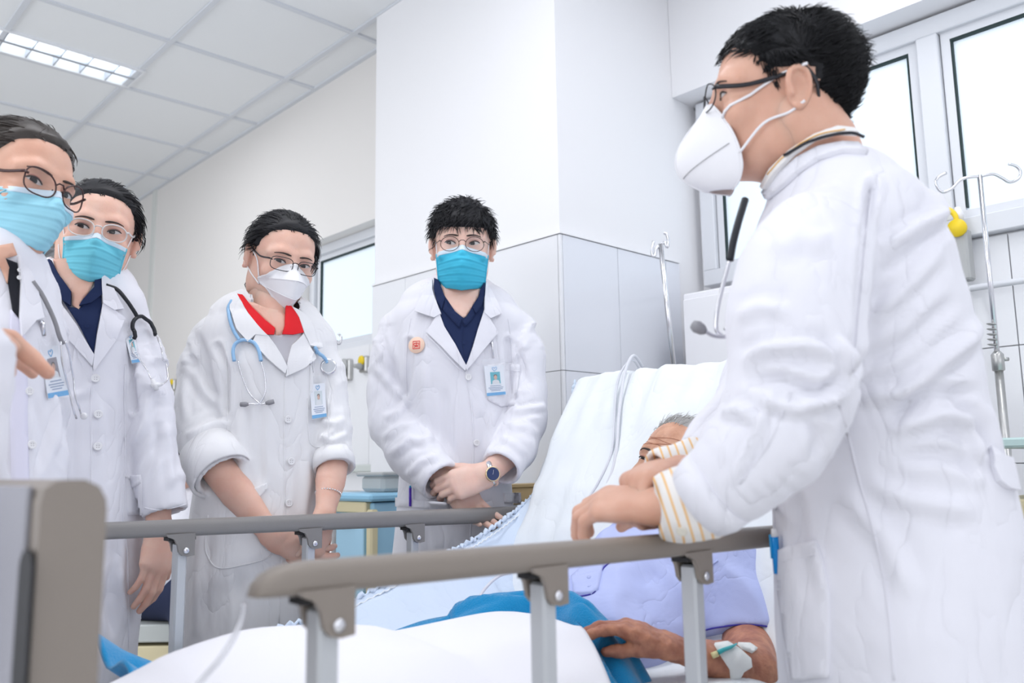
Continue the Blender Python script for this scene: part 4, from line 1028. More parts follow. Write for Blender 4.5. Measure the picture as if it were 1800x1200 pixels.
class Coat:
    """torso rows: (left, right, y, ahead, half thickness); sleeves: lists of (x, y, ahead, radius px)"""
    def __init__(s, per, rows, sleeves, m, h=.0060, side=None, name='white_coat', folds=(), noise=1., k=.014, kk=.01, hem=None, seed=0, sub=True, foldf=None, sleeve_k=None, noise_dir=None, cuffcut=.05, neck=None, profile=False, snoise=1., neckcut=.006):
        c = np.array([P((a+b)/2, y, g) for a, b, y, g, t in rows]); ra = np.array([(b-a)/2 for a, b, *_ in rows])*np.array([mpp(p) for p in c]); rb = np.array([r[4] for r in rows])
        if profile: ra, rb = rb, ra
        S = side if side is not None else RH; sl = [pts_g(q) for q in sleeves]; sr = [rad_px(q) for q in sleeves]
        allp = np.concatenate([c-S*ra[:, None], c+S*ra[:, None], c-RH*max(ra.max()*0, rb.max() if profile else 0), c+RH*(rb.max() if profile else 0)]+sl); lo, hi = bounds(allp, .02)
        pad = max(rb.max(), max([r.max() for r in sr]+[0])); lo -= [pad, pad, .0]; hi += [pad, pad, .03]
        f = Field(lo, hi, h); f.tube(c, ra, .0, side=S, rad2=rb)
        s.torso_args = (c, ra, rb, S)
        f2 = Field(lo, hi, h)
        for q, r in zip(sl, sr): f2.tube(q, r, 0., kk=.03)
        D0 = f2.D.copy()
        for q, r in zip(sl, sr):
            d = q[-1]-q[-2]; d /= np.linalg.norm(d); e = q[-1]; R_ = r[-1]
            f2.op(e-R_*2.2, e+R_*2.2, lambda p, e=e, d=d, R_=R_: -np.maximum(np.maximum(-((p-e)@d), np.linalg.norm((p-e)-((p-e)@d)[..., None]*d, axis=-1)-R_*1.55), ((p-e)@d)-R_*1.6), 0, 'int')
            f2.tube([e-d*cuffcut*.6, e+d*.03], [R_-.014, R_-.009], .004, 'sub')
        kj = sleeve_k or k
        def smin(A_, B_): hh = np.maximum(kj-np.abs(A_-B_), 0)/kj; return np.minimum(A_, B_)-hh*hh*kj*.25
        fn = None
        if neck is not None:
            fn = Field(lo, hi, h); fn.D = smin(f.D, D0); fn.tube(neck[0], np.array(neck[1])+.004, .03, side=RH, rad2=np.array(neck[1])+.004)
            if hem is not None: fn.half(hem, (0, 0, -1))
        f.D = smin(f.D, f2.D)
        if neck is not None: f.tube(neck[0], np.array(neck[1])+neckcut, .004, 'sub', side=RH, rad2=np.array(neck[1])+neckcut)
        if hem is not None: f.half(hem, (0, 0, -1))
        V, Q = f.mesh(); V = relax(V, Q, 2, .5)
        def displace(V, Q):
          N = normals(V, Q); uv = proj(V); face = ((CAM-V)*N).sum(1) > 0
          X = (V-c[0])@S; Z = V[:, 2]; Yd = (V-c[0])@np.cross(np.array([0, 0, 1.]), S); A = np.zeros(len(V))
          dist = np.full(len(V), 1.); ax_t = np.zeros(len(V)); ax_max = np.ones(len(V)); rad_l = np.ones(len(V)); dirs = np.zeros((len(V), 3))
          for q, r in zip(sl, sr):
              q2 = smooth_path(q, 5); L = 0; r2 = np.interp(np.linspace(0, 1, len(q2)), np.linspace(0, 1, len(r)), r)
              Lt = np.linalg.norm(np.diff(q2, axis=0), axis=1).sum()
              for i in range(len(q2)-1):
                  ab = q2[i+1]-q2[i]; l = np.linalg.norm(ab)
                  if l < 1e-6: continue
                  t = np.clip(((V-q2[i])@ab)/(l*l), 0, 1); dd = np.linalg.norm(V-q2[i]-t[:, None]*ab, axis=1)-r2[i]; m_ = dd < dist
                  dist[m_] = dd[m_]; ax_t[m_] = (L+t*l)[m_]; ax_max[m_] = Lt; L += l
          sw = np.clip(1-(dist-.004)/.022, 0, 1)
          # sleeves: oblique ring folds; body: long hanging folds
          ph = (V*1.0)
          side_c = (V@RH); 
          n1 = ridged(np.stack([ax_t*17+side_c*13+seed*3.7, side_c*9-ax_t*4, (V@GF)*5+seed], 1)); n1b = vnoise(np.stack([ax_t*38+side_c*30, side_c*14, Z*6+seed*3], 1)); n1c = vnoise(np.stack([ax_t*6+seed, side_c*9, Z*4], 1))
          cuff = np.clip((ax_max-ax_t)/.06, 0, 1)
          A += sw*cuff*snoise*(.0052*np.clip(n1, -.1, 1)**1.5*np.sign(n1)*np.clip(n1c+.7, .2, 1.2)+.0014*n1b+.003*n1c)*noise if False else sw*cuff*snoise*(.0085*np.where(n1 > 0, np.abs(n1)**1.4, n1*.12)*np.clip(n1c+.7, .2, 1.2)+.0016*n1b+.003*n1c)*noise
          if foldf is not None: A += foldf(V, X, Z, uv)*(1-sw)
          else:
              n2 = vnoise(np.stack([X*17+.6*Z+seed, Z*1.7+X*1.5, Yd*6+seed], 1)); n3 = vnoise(np.stack([X*9, Z*7+X*4+seed, Yd*7], 1))
              A += (1-sw)*(.0075*n2*np.clip((rows[1][2]*0+1.38-Z)*2.4, .15, 1)+.0028*n3)*noise
          for pts, w_, dep, *o_ in folds:
              q = np.array(pts, float); best = np.full(len(V), 1e9); tt = np.zeros(len(V)); sgn = np.zeros(len(V)); tot = np.linalg.norm(np.diff(q, axis=0), axis=1).sum(); acc = 0
              for i in range(len(q)-1):
                  ab = q[i+1]-q[i]; l = np.linalg.norm(ab); t = np.clip(((uv-q[i])@ab)/(l*l), 0, 1); e = uv-q[i]-t[:, None]*ab; dd = np.linalg.norm(e, axis=1); m_ = dd < best
                  best[m_] = dd[m_]; tt[m_] = ((acc+t*l)/tot)[m_]; sgn[m_] = np.sign(ab[0]*e[:, 1]-ab[1]*e[:, 0])[m_]; acc += l
              env = np.clip(np.minimum(tt, 1-tt)*5, 0, 1)**.7*face if not o_ else np.ones(len(V))*face
              x = best/w_; A += dep*.0014*env*(np.exp(-x*x)-.45*np.exp(-((x-1.6)/.8)**2))
          V = V+N*A[:, None]
          return V
        V = displace(V, Q)
        if fn is not None:
            V2, Q2 = fn.mesh(); V2 = displace(relax(V2, Q2, 2, .5), Q2); s.bn = bvh_of(V2, Q2)
        s.V, s.Q = V, Q; s.o = mesh_obj(name, V, Q, m, per.t)
        if neck is not None:
            NV, NQ = flesh([(neck[0], np.array(neck[1]), RH, np.array(neck[1]))], .004); per.skin(NV, NQ); s.b = bvh_of(V, Q)
        else: s.b = s.bn = bvh_of(V, Q)
        # the body inside the coat
        T_ = [([c[2], c[min(5, len(c)-1)], c[min(7, len(c)-1)]], np.array([.07, .09, .09]), None, None)]
        for q, r in zip(sl, sr): T_.append(([c[2]*.7+q[0]*.3]+list(q[:-1]), np.minimum(np.array([r[0]]+list(r[:-1]))*.55, .036)))
        if neck is not None: T_.append(([neck[0][0], neck[0][-1], c[3]], np.array([.04, .05, .05])))
        BV, BQ = flesh(T_, .012, .02); per.skin(BV, BQ)
        # smooth torso-only surface for things worn on the chest
        s.m = m; s.per = per
    def patch(s, name, poly, off=.0015, thick=.003, m=None, **k): return patch(name, poly, s.bn, m or s.m, s.o, off, thick, **k)
    def seam(s, pts, r=.0012, off=.0004, m=None, name='seam', **k): return seam(name, pts, s.b, m or s.m, s.o, r, off, **k)
    def button(s, x, y, rpx=6., off=.003, m=None):
        p, n = cast_s(s.b, x, y, 6); n = n/np.linalg.norm(n); r = rpx*mpp(p); mb = MB()
        mb.lathe([(r*.9, 0), (r, .0008), (r, .0018), (r*.86, .0026), (r*.66, .0019), (.0001, .0019)], p+n*off, n, 18)
        o = mb.build('button', m or M_BUTTON, s.o, True); h = MB(); u = np.cross(n, [0, 0, 1.]); u /= np.linalg.norm(u); v = np.cross(n, u)
        for a, b_ in ((1, 1), (1, -1), (-1, 1), (-1, -1)): h.lathe([(r*.1, 0), (r*.1, .0003)], p+n*(off+.0019)+(u*a+v*b_)*r*.24, n, 6)
        h.build('button_holes', M_HOLE, o)
def on_list(b, pts, off): return on(b, smooth_path(pts, 6), off)
def stethoscope(label, base, tubes, metal, tips, mt, extra=None, r=.0042, rm=.0018):
    t = thing('stethoscope', label, 'stethoscope', base)
    for q in tubes: MB().tube(q, r, 8).build('rubber_tubing', mt, t, True)
    for q in metal: MB().tube(q, rm, 8).build('ear_tube', M_SILVER, t, True)
    for a, b_ in tips:
        mb = MB(); a = np.array(a); b_ = np.array(b_); mb.tube([a, a+(b_-a)*.25, a+(b_-a)*.8, b_], [.003, .0055, .0062, .003], 10); mb.build('ear_tip', M_RUBBER, t, True)
    return t
def badge(label, b, c, w, h, up, photo='person', holder_top=True, clip=None, tilt_off=.006, bg=None, logo=True):
    """plastic card holder hanging on the coat; c: px of card corners (tl, tr, br, bl)"""
    pts = [cast_s(b, *q, 4) for q in c]; n = sum(q[1] for q in pts); n /= np.linalg.norm(n); ctr = sum(q[0] for q in pts)/4+n*tilt_off
    def pl(x, y, e=0.):
        v = ray(x, y); return CAM+v*(((ctr-CAM)@n)/(v@n))+n*e
    def ip(u, v, e=0.):
        a = np.array(c, float); q = a[0]*(1-u)*(1-v)+a[1]*u*(1-v)+a[2]*u*v+a[3]*(1-u)*v; return pl(q[0], q[1], e)
    t = thing('id_badge', label, 'badge', pl(*np.mean(c, 0)))
    def quad(name, u0, u1, v0, v1, e, th, m, par):
        P4 = [ip(u0, v0, e), ip(u1, v0, e), ip(u1, v1, e), ip(u0, v1, e)]; return MB().prism(P4, -n*th).build(name, m, par)
    card = quad('card', 0, 1, 0, 1, 0, .001, M_PAPER, t)
    quad('card_stripe', 0, 1, .90, 1, .0003, .0005, M_BLUE, card)
    ph = quad('portrait', .27, .78, .22, .62, .0003, .0004, bg or M_TEAL, card)
    sh = MB().prism([ip(*q, .0006) for q in ((.33, .62), (.36, .52), (.46, .48), (.60, .48), (.70, .52), (.73, .62))], -n*.0004); sh.build('portrait_shoulders', mat('print_white', (.75, .77, .8), .6), ph)
    A = np.linspace(0, 2*math.pi, 14, endpoint=False)
    MB().prism([ip(.53+.085*math.cos(a), .40+.075*math.sin(a), .0008) for a in A], -n*.0004).build('portrait_face', mat('print_skin', (.75, .48, .38), .6), ph)
    MB().prism([ip(.53+.095*math.cos(a), .35+.05*math.sin(a), .0007) for a in A], -n*.0003).build('portrait_hair', M_HAIRBR, ph)
    tx = MB()
    for v, u0, u1 in ((.68, .22, .80), (.74, .12, .90), (.79, .18, .86), (.84, .25, .75)): tx.prism([ip(u0, v-.012, .0004), ip(u1, v-.012, .0004), ip(u1, v+.012, .0004), ip(u0, v+.012, .0004)], -n*.0003)
    tx.build('card_text', M_TEXT, card)
    lg = MB(); lg.tube([ip(u, v, .0006) for u, v in ((.50, .19), (.40, .12), (.40, .07), (.46, .06), (.51, .10), (.58, .05), (.64, .08), (.62, .13), (.50, .19))], .0006, 5); lg.build('card_logo', M_BLUE, card)
    hd = quad('card_sleeve', -.08, 1.08, -.22, 1.04, .0012, .0004, M_CLEARP, t)
    if clip:
        (x0, y0), (x1, y1) = clip; a = pl(x0, y0, .002); b_ = pl(x1, y1, .002); p2, n2 = cast_s(b, x0, y0)
        mb = MB(); mb.tube([p2+n2*.004, a*.5+p2*.5+n2*.004, b_], .0022, 8, flat=1.8); mb.lathe([(.0045, 0), (.005, .002), (.002, .004)], p2+n2*.002, n2, 12); mb.build('clip', M_SILVER, t, True)
    return t
# ================================================================== THE STUDENTS
def legs(per, xy, spread, facing, top=.38, m=None, r=(.068, .058)):
    m = m or M_BLACKC; s = np.array([facing[1], -facing[0], 0.]); tr = MB(); c = np.array([xy[0], xy[1], 0.])
    for sd in (-1, 1):
        b0 = c+s*sd*spread; tr.tube([b0+[0, 0, top+.18], b0+[0, 0, top], b0+[0, 0, .3], b0+[0, 0, .07]], [r[0], r[0], r[1], r[1]], 14)
    tr.build('trousers', m, per.t, True)
    for sd in (-1, 1):
        b0 = c+s*sd*spread; f = Field(b0-[.2, .2, .0], b0+[.2, .2, .14], .008); fd = np.array(facing)
        f.tube([b0-fd*.05+[0, 0, .042], b0+fd*.07+[0, 0, .038], b0+fd*.14+[0, 0, .032]], [.042, .042, .034], .02); f.tube([b0-fd*.02+[0, 0, .05], b0-fd*.02+[0, 0, .11]], .045, .02); f.half(b0, (0, 0, -1))
        V, Q = f.mesh(); mesh_obj('shoe', relax(V, Q, 1), Q, M_SHOE, per.t)
def floor_xy(x, y, g): q = P(x, y, g); return (q[0], q[1], 0.)

# ---------------- D: the young man in front of the pillar
GD = 2.385
def student_man():
    base = floor_xy(800, 700, GD); per = Person('young man in blue mask and navy shirt, hands clasped, before the pillar', base)
    H = per.head(813, 437, GD-.04, 3, 2, 1, 1.0)
    eyes(H, (.75, 0)); mask_surgical(H, M_MASKBD, 0, 1.12, .004, 1.12)
    glasses(H, M_BROWNF, .0250, .0200, 'round', .0009, tr=.001, lower=None)
    def flow(p, d):
        if p[1] > .0 and p[2] > .05: v = np.array([.25*np.sign(p[0]+.03)+.3, .9, -.5])
        elif p[1] < -.05: v = np.array([0, -.2, -1.])
        else: v = np.array([.2*np.sign(p[0]), .1, -1.])
        return v+.5*np.array([vnoise(p*45), vnoise(p*45+9), vnoise(p*45+20)]), (1.1 if p[2] > .05 else .7), .12
    hair(H, 'fringe', .017, M_HAIR, flow, 2200, .036, .0010, 3, .35, .7, side_t=.35)
    coat = Coat(per, [(765, 853, 507, GD+.005, .060), (738, 880, 522, GD+.005, .078), (700, 912, 543, GD, .095), (682, 925, 570, GD, .110), (690, 912, 640, GD, .128), (702, 900, 720, GD, .130), (702, 897, 800, GD, .130), (695, 905, 900, GD, .135), (686, 915, 1000, GD, .140), (672, 925, 1200, GD, .15), (665, 935, 1330, GD, .155)],
        [[(700, 580, GD+.01, 33), (688, 630, GD, 37), (684, 690, GD-.01, 38), (689, 742, GD-.04, 39), (725, 795, GD-.12, 40), (776, 847, GD-.19, 39)],
         [(905, 580, GD+.01, 33), (920, 630, GD, 35), (927, 690, GD-.01, 35), (924, 742, GD-.04, 36), (905, 785, GD-.10, 37), (880, 824, GD-.17, 37)]],
        M_COAT, seed=1, hem=(0, 0, .50), neck=([P(809, 470, GD-.01), P(809, 520, GD-.012), P(808, 568, GD-.045)], [.055, .055, .05]), folds=[
            ([(722, 700), (700, 725), (675, 735)], 7, 6), ([(735, 745), (705, 748), (672, 772)], 7, 6), ([(760, 775), (722, 775), (690, 800)], 7, 7), ([(775, 800), (740, 812), (715, 838)], 6, 5),
            ([(655, 640), (690, 680), (712, 705)], 8, 5), ([(668, 585), (690, 640), (700, 680)], 7, -5), ([(898, 725), (930, 718), (960, 715)], 6, 6), ([(890, 750), (925, 748), (945, 765)], 7, 6), ([(878, 768), (905, 780), (925, 800)], 6, 5),
            ([(905, 600), (915, 640), (930, 680)], 7, -4), ([(745, 640), (750, 720), (752, 800)], 9, 4), ([(780, 680), (785, 760), (790, 800)], 9, -4), ([(865, 720), (862, 780), (858, 800)], 8, 4),
            ([(715, 690), (722, 640), (722, 600)], 6, -7, 1), ([(903, 700), (895, 640), (893, 600)], 6, -6, 1), ([(735, 900), (740, 1000), (738, 1100)], 9, 4), ([(800, 950), (795, 1050), (800, 1150)], 9, -4)])
    # shirt, collar, lapels
    sh = coat.patch('navy_shirt', [(764, 500), (770, 545), (782, 575), (800, 606), (819, 646), (828, 615), (839, 580), (850, 545), (850, 503), (842, 520), (822, 556), (815, 560), (800, 548), (776, 512)], .004, .002, M_NAVY, step=5)
    patch('skin_neck', [(776, 500), (782, 528), (797, 545), (811, 560), (817, 558), (829, 543), (841, 520), (843, 500), (810, 498)], coat.bn, M_SKINP, per.t, .0035, .001, 5)
    patch('shirt_collar', [(765, 494), (773, 497), (781, 518), (784, 526), (778, 546), (768, 531), (764, 510)], coat.bn, M_NAVY, sh, .009, .003, 4)
    patch('shirt_collar', [(850, 500), (843, 512), (840, 525), (829, 541), (835, 553), (846, 540), (851, 520)], coat.bn, M_NAVY, sh, .009, .003, 4)
    patch('shirt_collar', [(783, 527), (790, 543), (811, 563), (808, 578), (792, 560), (779, 546)], coat.bn, M_NAVY, sh, .0075, .002, 4)
    patch('shirt_collar', [(829, 541), (818, 560), (813, 565), (816, 576), (826, 566), (835, 553)], coat.bn, M_NAVY, sh, .0075, .002, 4)
    p, n = cast_s(coat.b, 815, 604); MB().lathe([(.004, 0), (.0042, .0015), (.0005, .0015)], p+n*.0062, n, 12).build('shirt_button', M_NAVY, sh)
    seam('placket_edge', [(814, 566), (813, 600), (818, 640)], coat.b, M_NAVY, sh, .0014, .006)
    coat.patch('lapel', [(762, 496), (749, 514), (732, 549), (765, 560), (777, 553), (767, 530), (762, 512)], .010, .005, step=5)
    coat.patch('lapel', [(767, 559), (751, 585), (780, 614), (817, 652), (820, 645), (800, 606), (782, 575), (774, 552)], .007, .005, step=5)
    coat.patch('lapel', [(852, 500), (865, 522), (879, 553), (860, 561), (850, 552), (850, 530)], .010, .005, step=5)
    coat.patch('lapel', [(859, 560), (873, 586), (850, 614), (819, 652), (819, 642), (830, 612), (839, 580), (850, 546)], .007, .005, step=5)
    coat.seam([(818, 652), (829, 720), (832, 780), (830, 860), (826, 960)], .002, 0, name='front_edge'); coat.seam([(751, 590), (780, 620), (812, 654)], .0008, .0125, name='lapel_stitch')
    coat.button(823, 663); coat.button(837, 778)
    coat.button(842, 885)
    pk = coat.patch('chest_pocket', [(857, 641), (886, 637), (915, 641), (911, 680), (904, 713), (880, 715), (857, 703)], .001, .0018, step=6)
    seam('pocket_hem', [(888, 650), (914, 653)], coat.b, M_COAT, pk, .001, .003)
    pk = coat.patch('side_pocket', [(698, 874), (745, 880), (790, 884), (790, 894), (745, 893), (698, 890)], .003, .0025, step=6)
    pk = coat.patch('side_pocket', [(884, 866), (912, 866), (914, 885), (886, 883)], .003, .0025, step=5)
    coat.seam([(722, 560), (716, 600), (714, 650), (716, 700)], .0013); coat.seam([(893, 560), (898, 600), (901, 650), (900, 700)], .0013)
    # seal printed on the coat
    p, n = cast_s(coat.b, 733, 607, 8); r = 15*mpp(p); A = np.linspace(0, 2*math.pi, 24, endpoint=False); u = RH-n*(RH@n); u /= np.linalg.norm(u); v = np.cross(n, u); v *= np.sign(v[2])
    bd = thing('round_badge', 'round peach badge with a red square seal on the young man\'s chest', 'badge', p)
    b0 = MB().lathe([(r*.96, 0), (r, .001), (r*.96, .0025), (.0001, .0026)], p+n*.003, n, 28).build('disc', mat('badge_peach', (.92, .66, .52), .5), bd, True)
    sq = MB(); o_ = p+n*.0058
    def L2(x0, y0, x1, y1, w_=.0011): sq.tube([o_+u*x0*r+v*y0*r, o_+u*x1*r+v*y1*r], w_, 4)
    for q in ((-.42, -.45, .42, -.45), (.42, -.45, .42, .45), (.42, .45, -.42, .45), (-.42, .45, -.42, -.45), (-.3, .2, .3, .2), (0, .35, 0, -.3), (-.3, -.05, .3, -.05), (-.28, -.3, -.05, -.15), (.28, -.3, .05, -.15), (-.3, .2, -.3, .0), (.3, .2, .3, .0)): L2(*q)
    sq.build('seal', mat('badge_red', (.75, .05, .05), .5), bd)
    # hands
    w1 = P(858, 835, GD-.20); kn = P(802, 852, GD-.215)
    V, Q, i1 = hand(w1, kn-w1, FWD*.85+UPC*-.35, [.55, .6, .65, .7], .5, side=-1, k=1.02, forearm=P(925, 760, GD-.06), thumb_curl=.2, tdir=RC@np.array([-.95, .12, -.25])); per.skin(V, Q)
    w2 = P(786, 842, GD-.175); kn2 = P(824, 886, GD-.17)
    V, Q, i2 = hand(w2, kn2-w2, BACK*.6+RIGHT*.2+UPC*.3, [.25, .25, .3, .3], .5, side=-1, k=1.0, forearm=P(700, 775, GD-.08), thumb_curl=.3); per.skin(V, Q)
    # watch
    ax = P(905, 800, GD-.12)-w1; ax /= np.linalg.norm(ax); wc = w1+ax*.012; s_ = i1['side']; nn = -i1['n']
    A = np.linspace(0, 2*math.pi, 25); band = [wc+s_*math.cos(a)*.0305+i1['n']*math.sin(a)*.0235 for a in A]
    wt = MB(); wt.tube(band, .0024, 6, False, up=ax, flat=3.2); wa = wt.build('wristwatch', M_SILVER, per.t, True)
    ctr = P(866, 833, GD-.24); nd = (CAM-ctr)/np.linalg.norm(CAM-ctr)*.85+RIGHT*.30+UPC*.1; nd /= np.linalg.norm(nd)
    ctr = wc+(ctr-wc)*.9
    MB().lathe([(.015, -.006), (.0185, -.004), (.0195, .002), (.0180, .005), (.0165, .0045)], ctr, nd, 28).build('case', mat('watch_gold', (.75, .60, .38), .25, 1.), wa, True)
    MB().lathe([(.0163, 0), (.0163, .0004)], ctr+nd*.0046, nd, 28).build('dial', mat('dial_blue', (.01, .03, .12), .2), wa)
    hb = MB(); hb.tube([ctr+nd*.0054, ctr+nd*.0054+RC@np.array([-.007, -.005, 0])], .0006, 4); hb.tube([ctr+nd*.0054, ctr+nd*.0054+RC@np.array([.001, .010, 0])], .0005, 4); hb.build('hands', M_SILVER, wa)
    per.finish(M_SKINP)
    badge('photo card hanging from the young man\'s lapel, portrait on teal', coat.b, [(851, 643), (885, 641), (889, 693), (856, 696)], .05, .08, None, clip=((863, 602), (867, 630)))
    a, an = cast_s(coat.b, 725, 876); b_ = a+np.array([0, 0, .028])
    pen = thing('pen', 'purple pen clipped in the young man\'s side pocket', 'pen', a); MB().tube([a+an*.008-[0, 0, .02], b_+an*.008], .0035, 8).build('barrel', mat('pen_purple', (.10, .03, .55), .3), pen, True); MB().tube([b_+an*.008, b_+an*.008+[0, 0, .006]], [.0035, .002], 8).build('cap', M_BLUE, pen, True)
    legs(per, coat.torso_args[0][-1][:2], .075, (-GF[0], -GF[1], 0))
student_man()
# ---------------- C: the young woman with the red collar
def off_people(per, coat): pass
def side_yaw(a): a = math.radians(a); return RH*math.cos(a)+GF*math.sin(a)
def hair_flow_back(target, L=1.):
    target = np.array(target, float)
    def flow(p, d):
        v = target-p; v /= np.linalg.norm(v); return v+.25*np.array([vnoise(p*30), vnoise(p*30+9), vnoise(p*30+20)]), L, -.05
    return flow
def student_red():
    g = 2.03; base = floor_xy(470, 800, g); per = Person('young woman in a red collar and white mask with a light blue stethoscope', base)
    H = per.head(492, 460, g-.02, 35, -9, 9, .93)
    eyes(H, (.75, -.2), .85); mask_kf94(H)
    glasses(H, M_BLACKF, .0265, .0165, 'rect', .0010, tr=.0014)
    def bun(mb, rg):
        for k in range(260):
            a = rg.uniform(0, 2*math.pi); c = np.array([0, -.118, -.045]); rr = rg.uniform(.014, .026); q = [c+np.array([rr*math.cos(a+t), rr*.6*math.sin(k+t), rr*math.sin(a+t)]) for t in np.linspace(0, 2.4, 6)]; mb.tube(q, .0022, 3, False)
        for k in range(26):
            p0 = np.array([rg.uniform(-.05, .05), -.09, -.05]); mb.tube([p0, p0+[rg.uniform(-.02, .01), -.01, -.03], p0+[rg.uniform(-.04, .01), -.015, -.065]], [.0009, .0007, .0002], 3, False)
    hair(H, 'back', .007, M_HAIR, hair_flow_back((0, -.125, -.035), 1.2), 1500, .055, .0010, 5, .02, .12, bun)
    S = side_yaw(18)
    coat = Coat(per, [(430, 532, 533, g-.01, .055), (405, 552, 552, g-.01, .075), (372, 572, 570, g, .090), (350, 588, 600, g, .105), (355, 585, 650, g, .120), (362, 578, 720, g, .115), (358, 572, 800, g, .115), (340, 568, 900, g, .130), (325, 560, 1000, g, .14), (310, 556, 1160, g, .15), (302, 556, 1300, g, .155)],
        [[(378, 600, g-.02, 32), (357, 650, g-.03, 38), (352, 705, g-.05, 42), (352, 750, g-.07, 43), (368, 795, g-.10, 46), (394, 838, g-.13, 50)],
         [(560, 605, g+.03, 27), (574, 650, g+.02, 28), (581, 705, g+.01, 29), (584, 755, g, 30), (587, 818, g-.03, 31)]],
        M_COATW, side=S, seed=4, hem=(0, 0, .42), neckcut=.014, neck=([P(474, 480, g-.02), P(477, 530, g-.02), P(488, 590, g-.06)], [.050, .052, .042]), folds=[
            ([(410, 745), (375, 745), (330, 770)], 8, 8), ([(415, 775), (375, 785), (345, 810)], 7, 7), ([(330, 640), (360, 690), (385, 715)], 9, 5), ([(345, 580), (362, 630), (372, 690)], 7, -5),
            ([(565, 740), (590, 745), (605, 735)], 6, 5), ([(560, 765), (585, 775), (610, 762)], 6, 5), ([(398, 720), (398, 650), (385, 610)], 6, -7, 1), ([(556, 720), (556, 660), (552, 620)], 5, -5, 1),
            ([(420, 720), (425, 800), (430, 860)], 9, 4), ([(460, 700), (455, 780), (458, 850)], 9, -4), ([(540, 780), (538, 850), (530, 940)], 8, 4), ([(360, 900), (350, 1000), (345, 1120)], 10, 5), ([(420, 1000), (425, 1080), (420, 1150)], 10, -4), ([(330, 620), (322, 690), (325, 740)], 8, 4)])
    sh = coat.patch('grey_shirt', [(468, 584), (474, 598), (483, 612), (502, 642), (513, 624), (524, 598), (528, 584), (505, 586), (490, 590)], .0045, .002, M_GREYC, step=4)
    seam('shirt_placket', [(488, 590), (494, 600), (502, 612)], coat.b, M_HOLE, sh, .0014, .006)
    patch('skin_neck', [(434, 531), (452, 550), (466, 564), (484, 579), (484, 590), (495, 589), (501, 576), (501, 556), (490, 548), (466, 541), (448, 533)], coat.bn, M_SKIN, per.t, .0055, .001, 5)
    patch('red_collar', [(421, 522), (431, 522), (450, 548), (468, 566), (484, 579), (482, 589), (470, 589), (455, 577), (440, 557)], coat.bn, M_RED, sh, .010, .0035, 4)
    patch('red_collar', [(500, 541), (508, 542), (518, 556), (528, 586), (512, 589), (495, 588), (499, 574)], coat.bn, M_RED, sh, .010, .0035, 4)
    coat.patch('lapel', [(421, 521), (409, 528), (408, 550), (418, 580), (437, 604), (452, 590), (473, 591), (456, 574), (438, 555)], .009, .006, step=5)
    coat.patch('lapel', [(452, 590), (445, 605), (470, 632), (500, 657), (503, 644), (484, 608), (473, 590)], .007, .006, step=5)
    coat.patch('lapel', [(508, 543), (520, 550), (540, 566), (553, 586), (560, 613), (541, 611), (529, 588), (520, 562)], .009, .006, step=5)
    coat.patch('lapel', [(541, 611), (550, 633), (530, 648), (501, 662), (503, 640), (510, 608), (528, 588)], .007, .006, step=5)
    for x, y in ((506, 737), (511, 811), (507, 884)): coat.button(x, y, 7)
    coat.seam([(501, 660), (500, 740), (500, 840), (497, 960), (490, 1100)], .002, 0, name='front_edge')
    coat.seam([(397, 600), (400, 690), (400, 760)], .0013); coat.seam([(547, 600), (545, 660), (543, 720)], .0013)
    coat.seam([(541, 700), (542, 760), (548, 782), (568, 784), (577, 770), (577, 700)], .0014, name='chest_pocket')
    coat.seam([(366, 905), (361, 950), (364, 975), (384, 998), (430, 992), (470, 980), (484, 962)], .0018, name='side_pocket')
    coat.patch('pocket_flap', [(446, 857), (468, 849), (470, 858), (458, 872), (448, 872)], .002, .003, step=4)
    # rolled cuffs
    for q in coat_cuffs(coat, [([(366, 790, g-.10), (392, 836, g-.135)], [49, 52]), ([(585, 795, g-.015), (588, 822, g-.035)], [31, 33])]): pass
    # arms and hands
    e1 = P(385, 825, g-.12); w1 = P(478, 942, g-.13); k1 = P(522, 957, g-.12)
    V, Q, i1 = hand(w1, k1-w1, FWD, [.35, .4, .45, .5], .5, side=-1, k=.93, forearm=e1, thumb_curl=.3, tdir=RC@np.array([.9, .35, .2])); per.skin(V, Q)
    e2 = P(586, 815, g-.02); w2 = P(570, 908, g-.10); k2 = P(557, 946, g-.11)
    V, Q, i2 = hand(w2, k2-w2, FWD*.6-RIGHT*.8, [.6, .6, .65, .7], .4, side=1, k=.88, forearm=e2, thumb_curl=.4); per.skin(V, Q)
    c = w2+(e2-w2)*.42; ax = (e2-w2)/np.linalg.norm(e2-w2); u = np.cross(ax, FWD); u /= np.linalg.norm(u); v = np.cross(u, ax); br = MB()
    for k in range(30):
        a = k/30*2*math.pi; p = c+u*math.cos(a)*.0285+v*math.sin(a)*.0285+ax*(.004*math.sin(a)); br.lathe([(.0012, -.0022), (.0023, 0), (.0012, .0022)], p, ax, 6)
    br.build('bracelet', M_SILVER, per.t, True)
    per.finish(M_SKIN)
    badge('photo card on the chest of the young woman with the red collar', coat.b, [(544, 675), (571, 673), (574, 732), (549, 736)], .05, .08, None, clip=((545, 637), (549, 655)), bg=mat('badge_photo_pale', (.65, .72, .75), .5))
    b = coat.b
    tube1 = on_list(b, [(411, 533), (405, 548), (409, 572), (418, 592), (423, 600)], .012)
    arch = on_list(b, [(415, 636), (413, 620), (417, 606), (430, 600), (446, 605), (455, 618), (459, 636)], .011)
    tube2 = on_list(b, [(548, 612), (555, 618), (562, 628), (569, 640)], .012)
    t = stethoscope('light blue stethoscope hanging round the neck of the woman with the red collar', b and tube1[0], [tube1, arch, tube2], [on_list(b, [(422, 636), (428, 658), (440, 690), (456, 708), (470, 709)], .012)[0:], on_list(b, [(459, 636), (465, 660), (466, 690), (455, 708), (437, 711)], .012)], [], M_STETB)
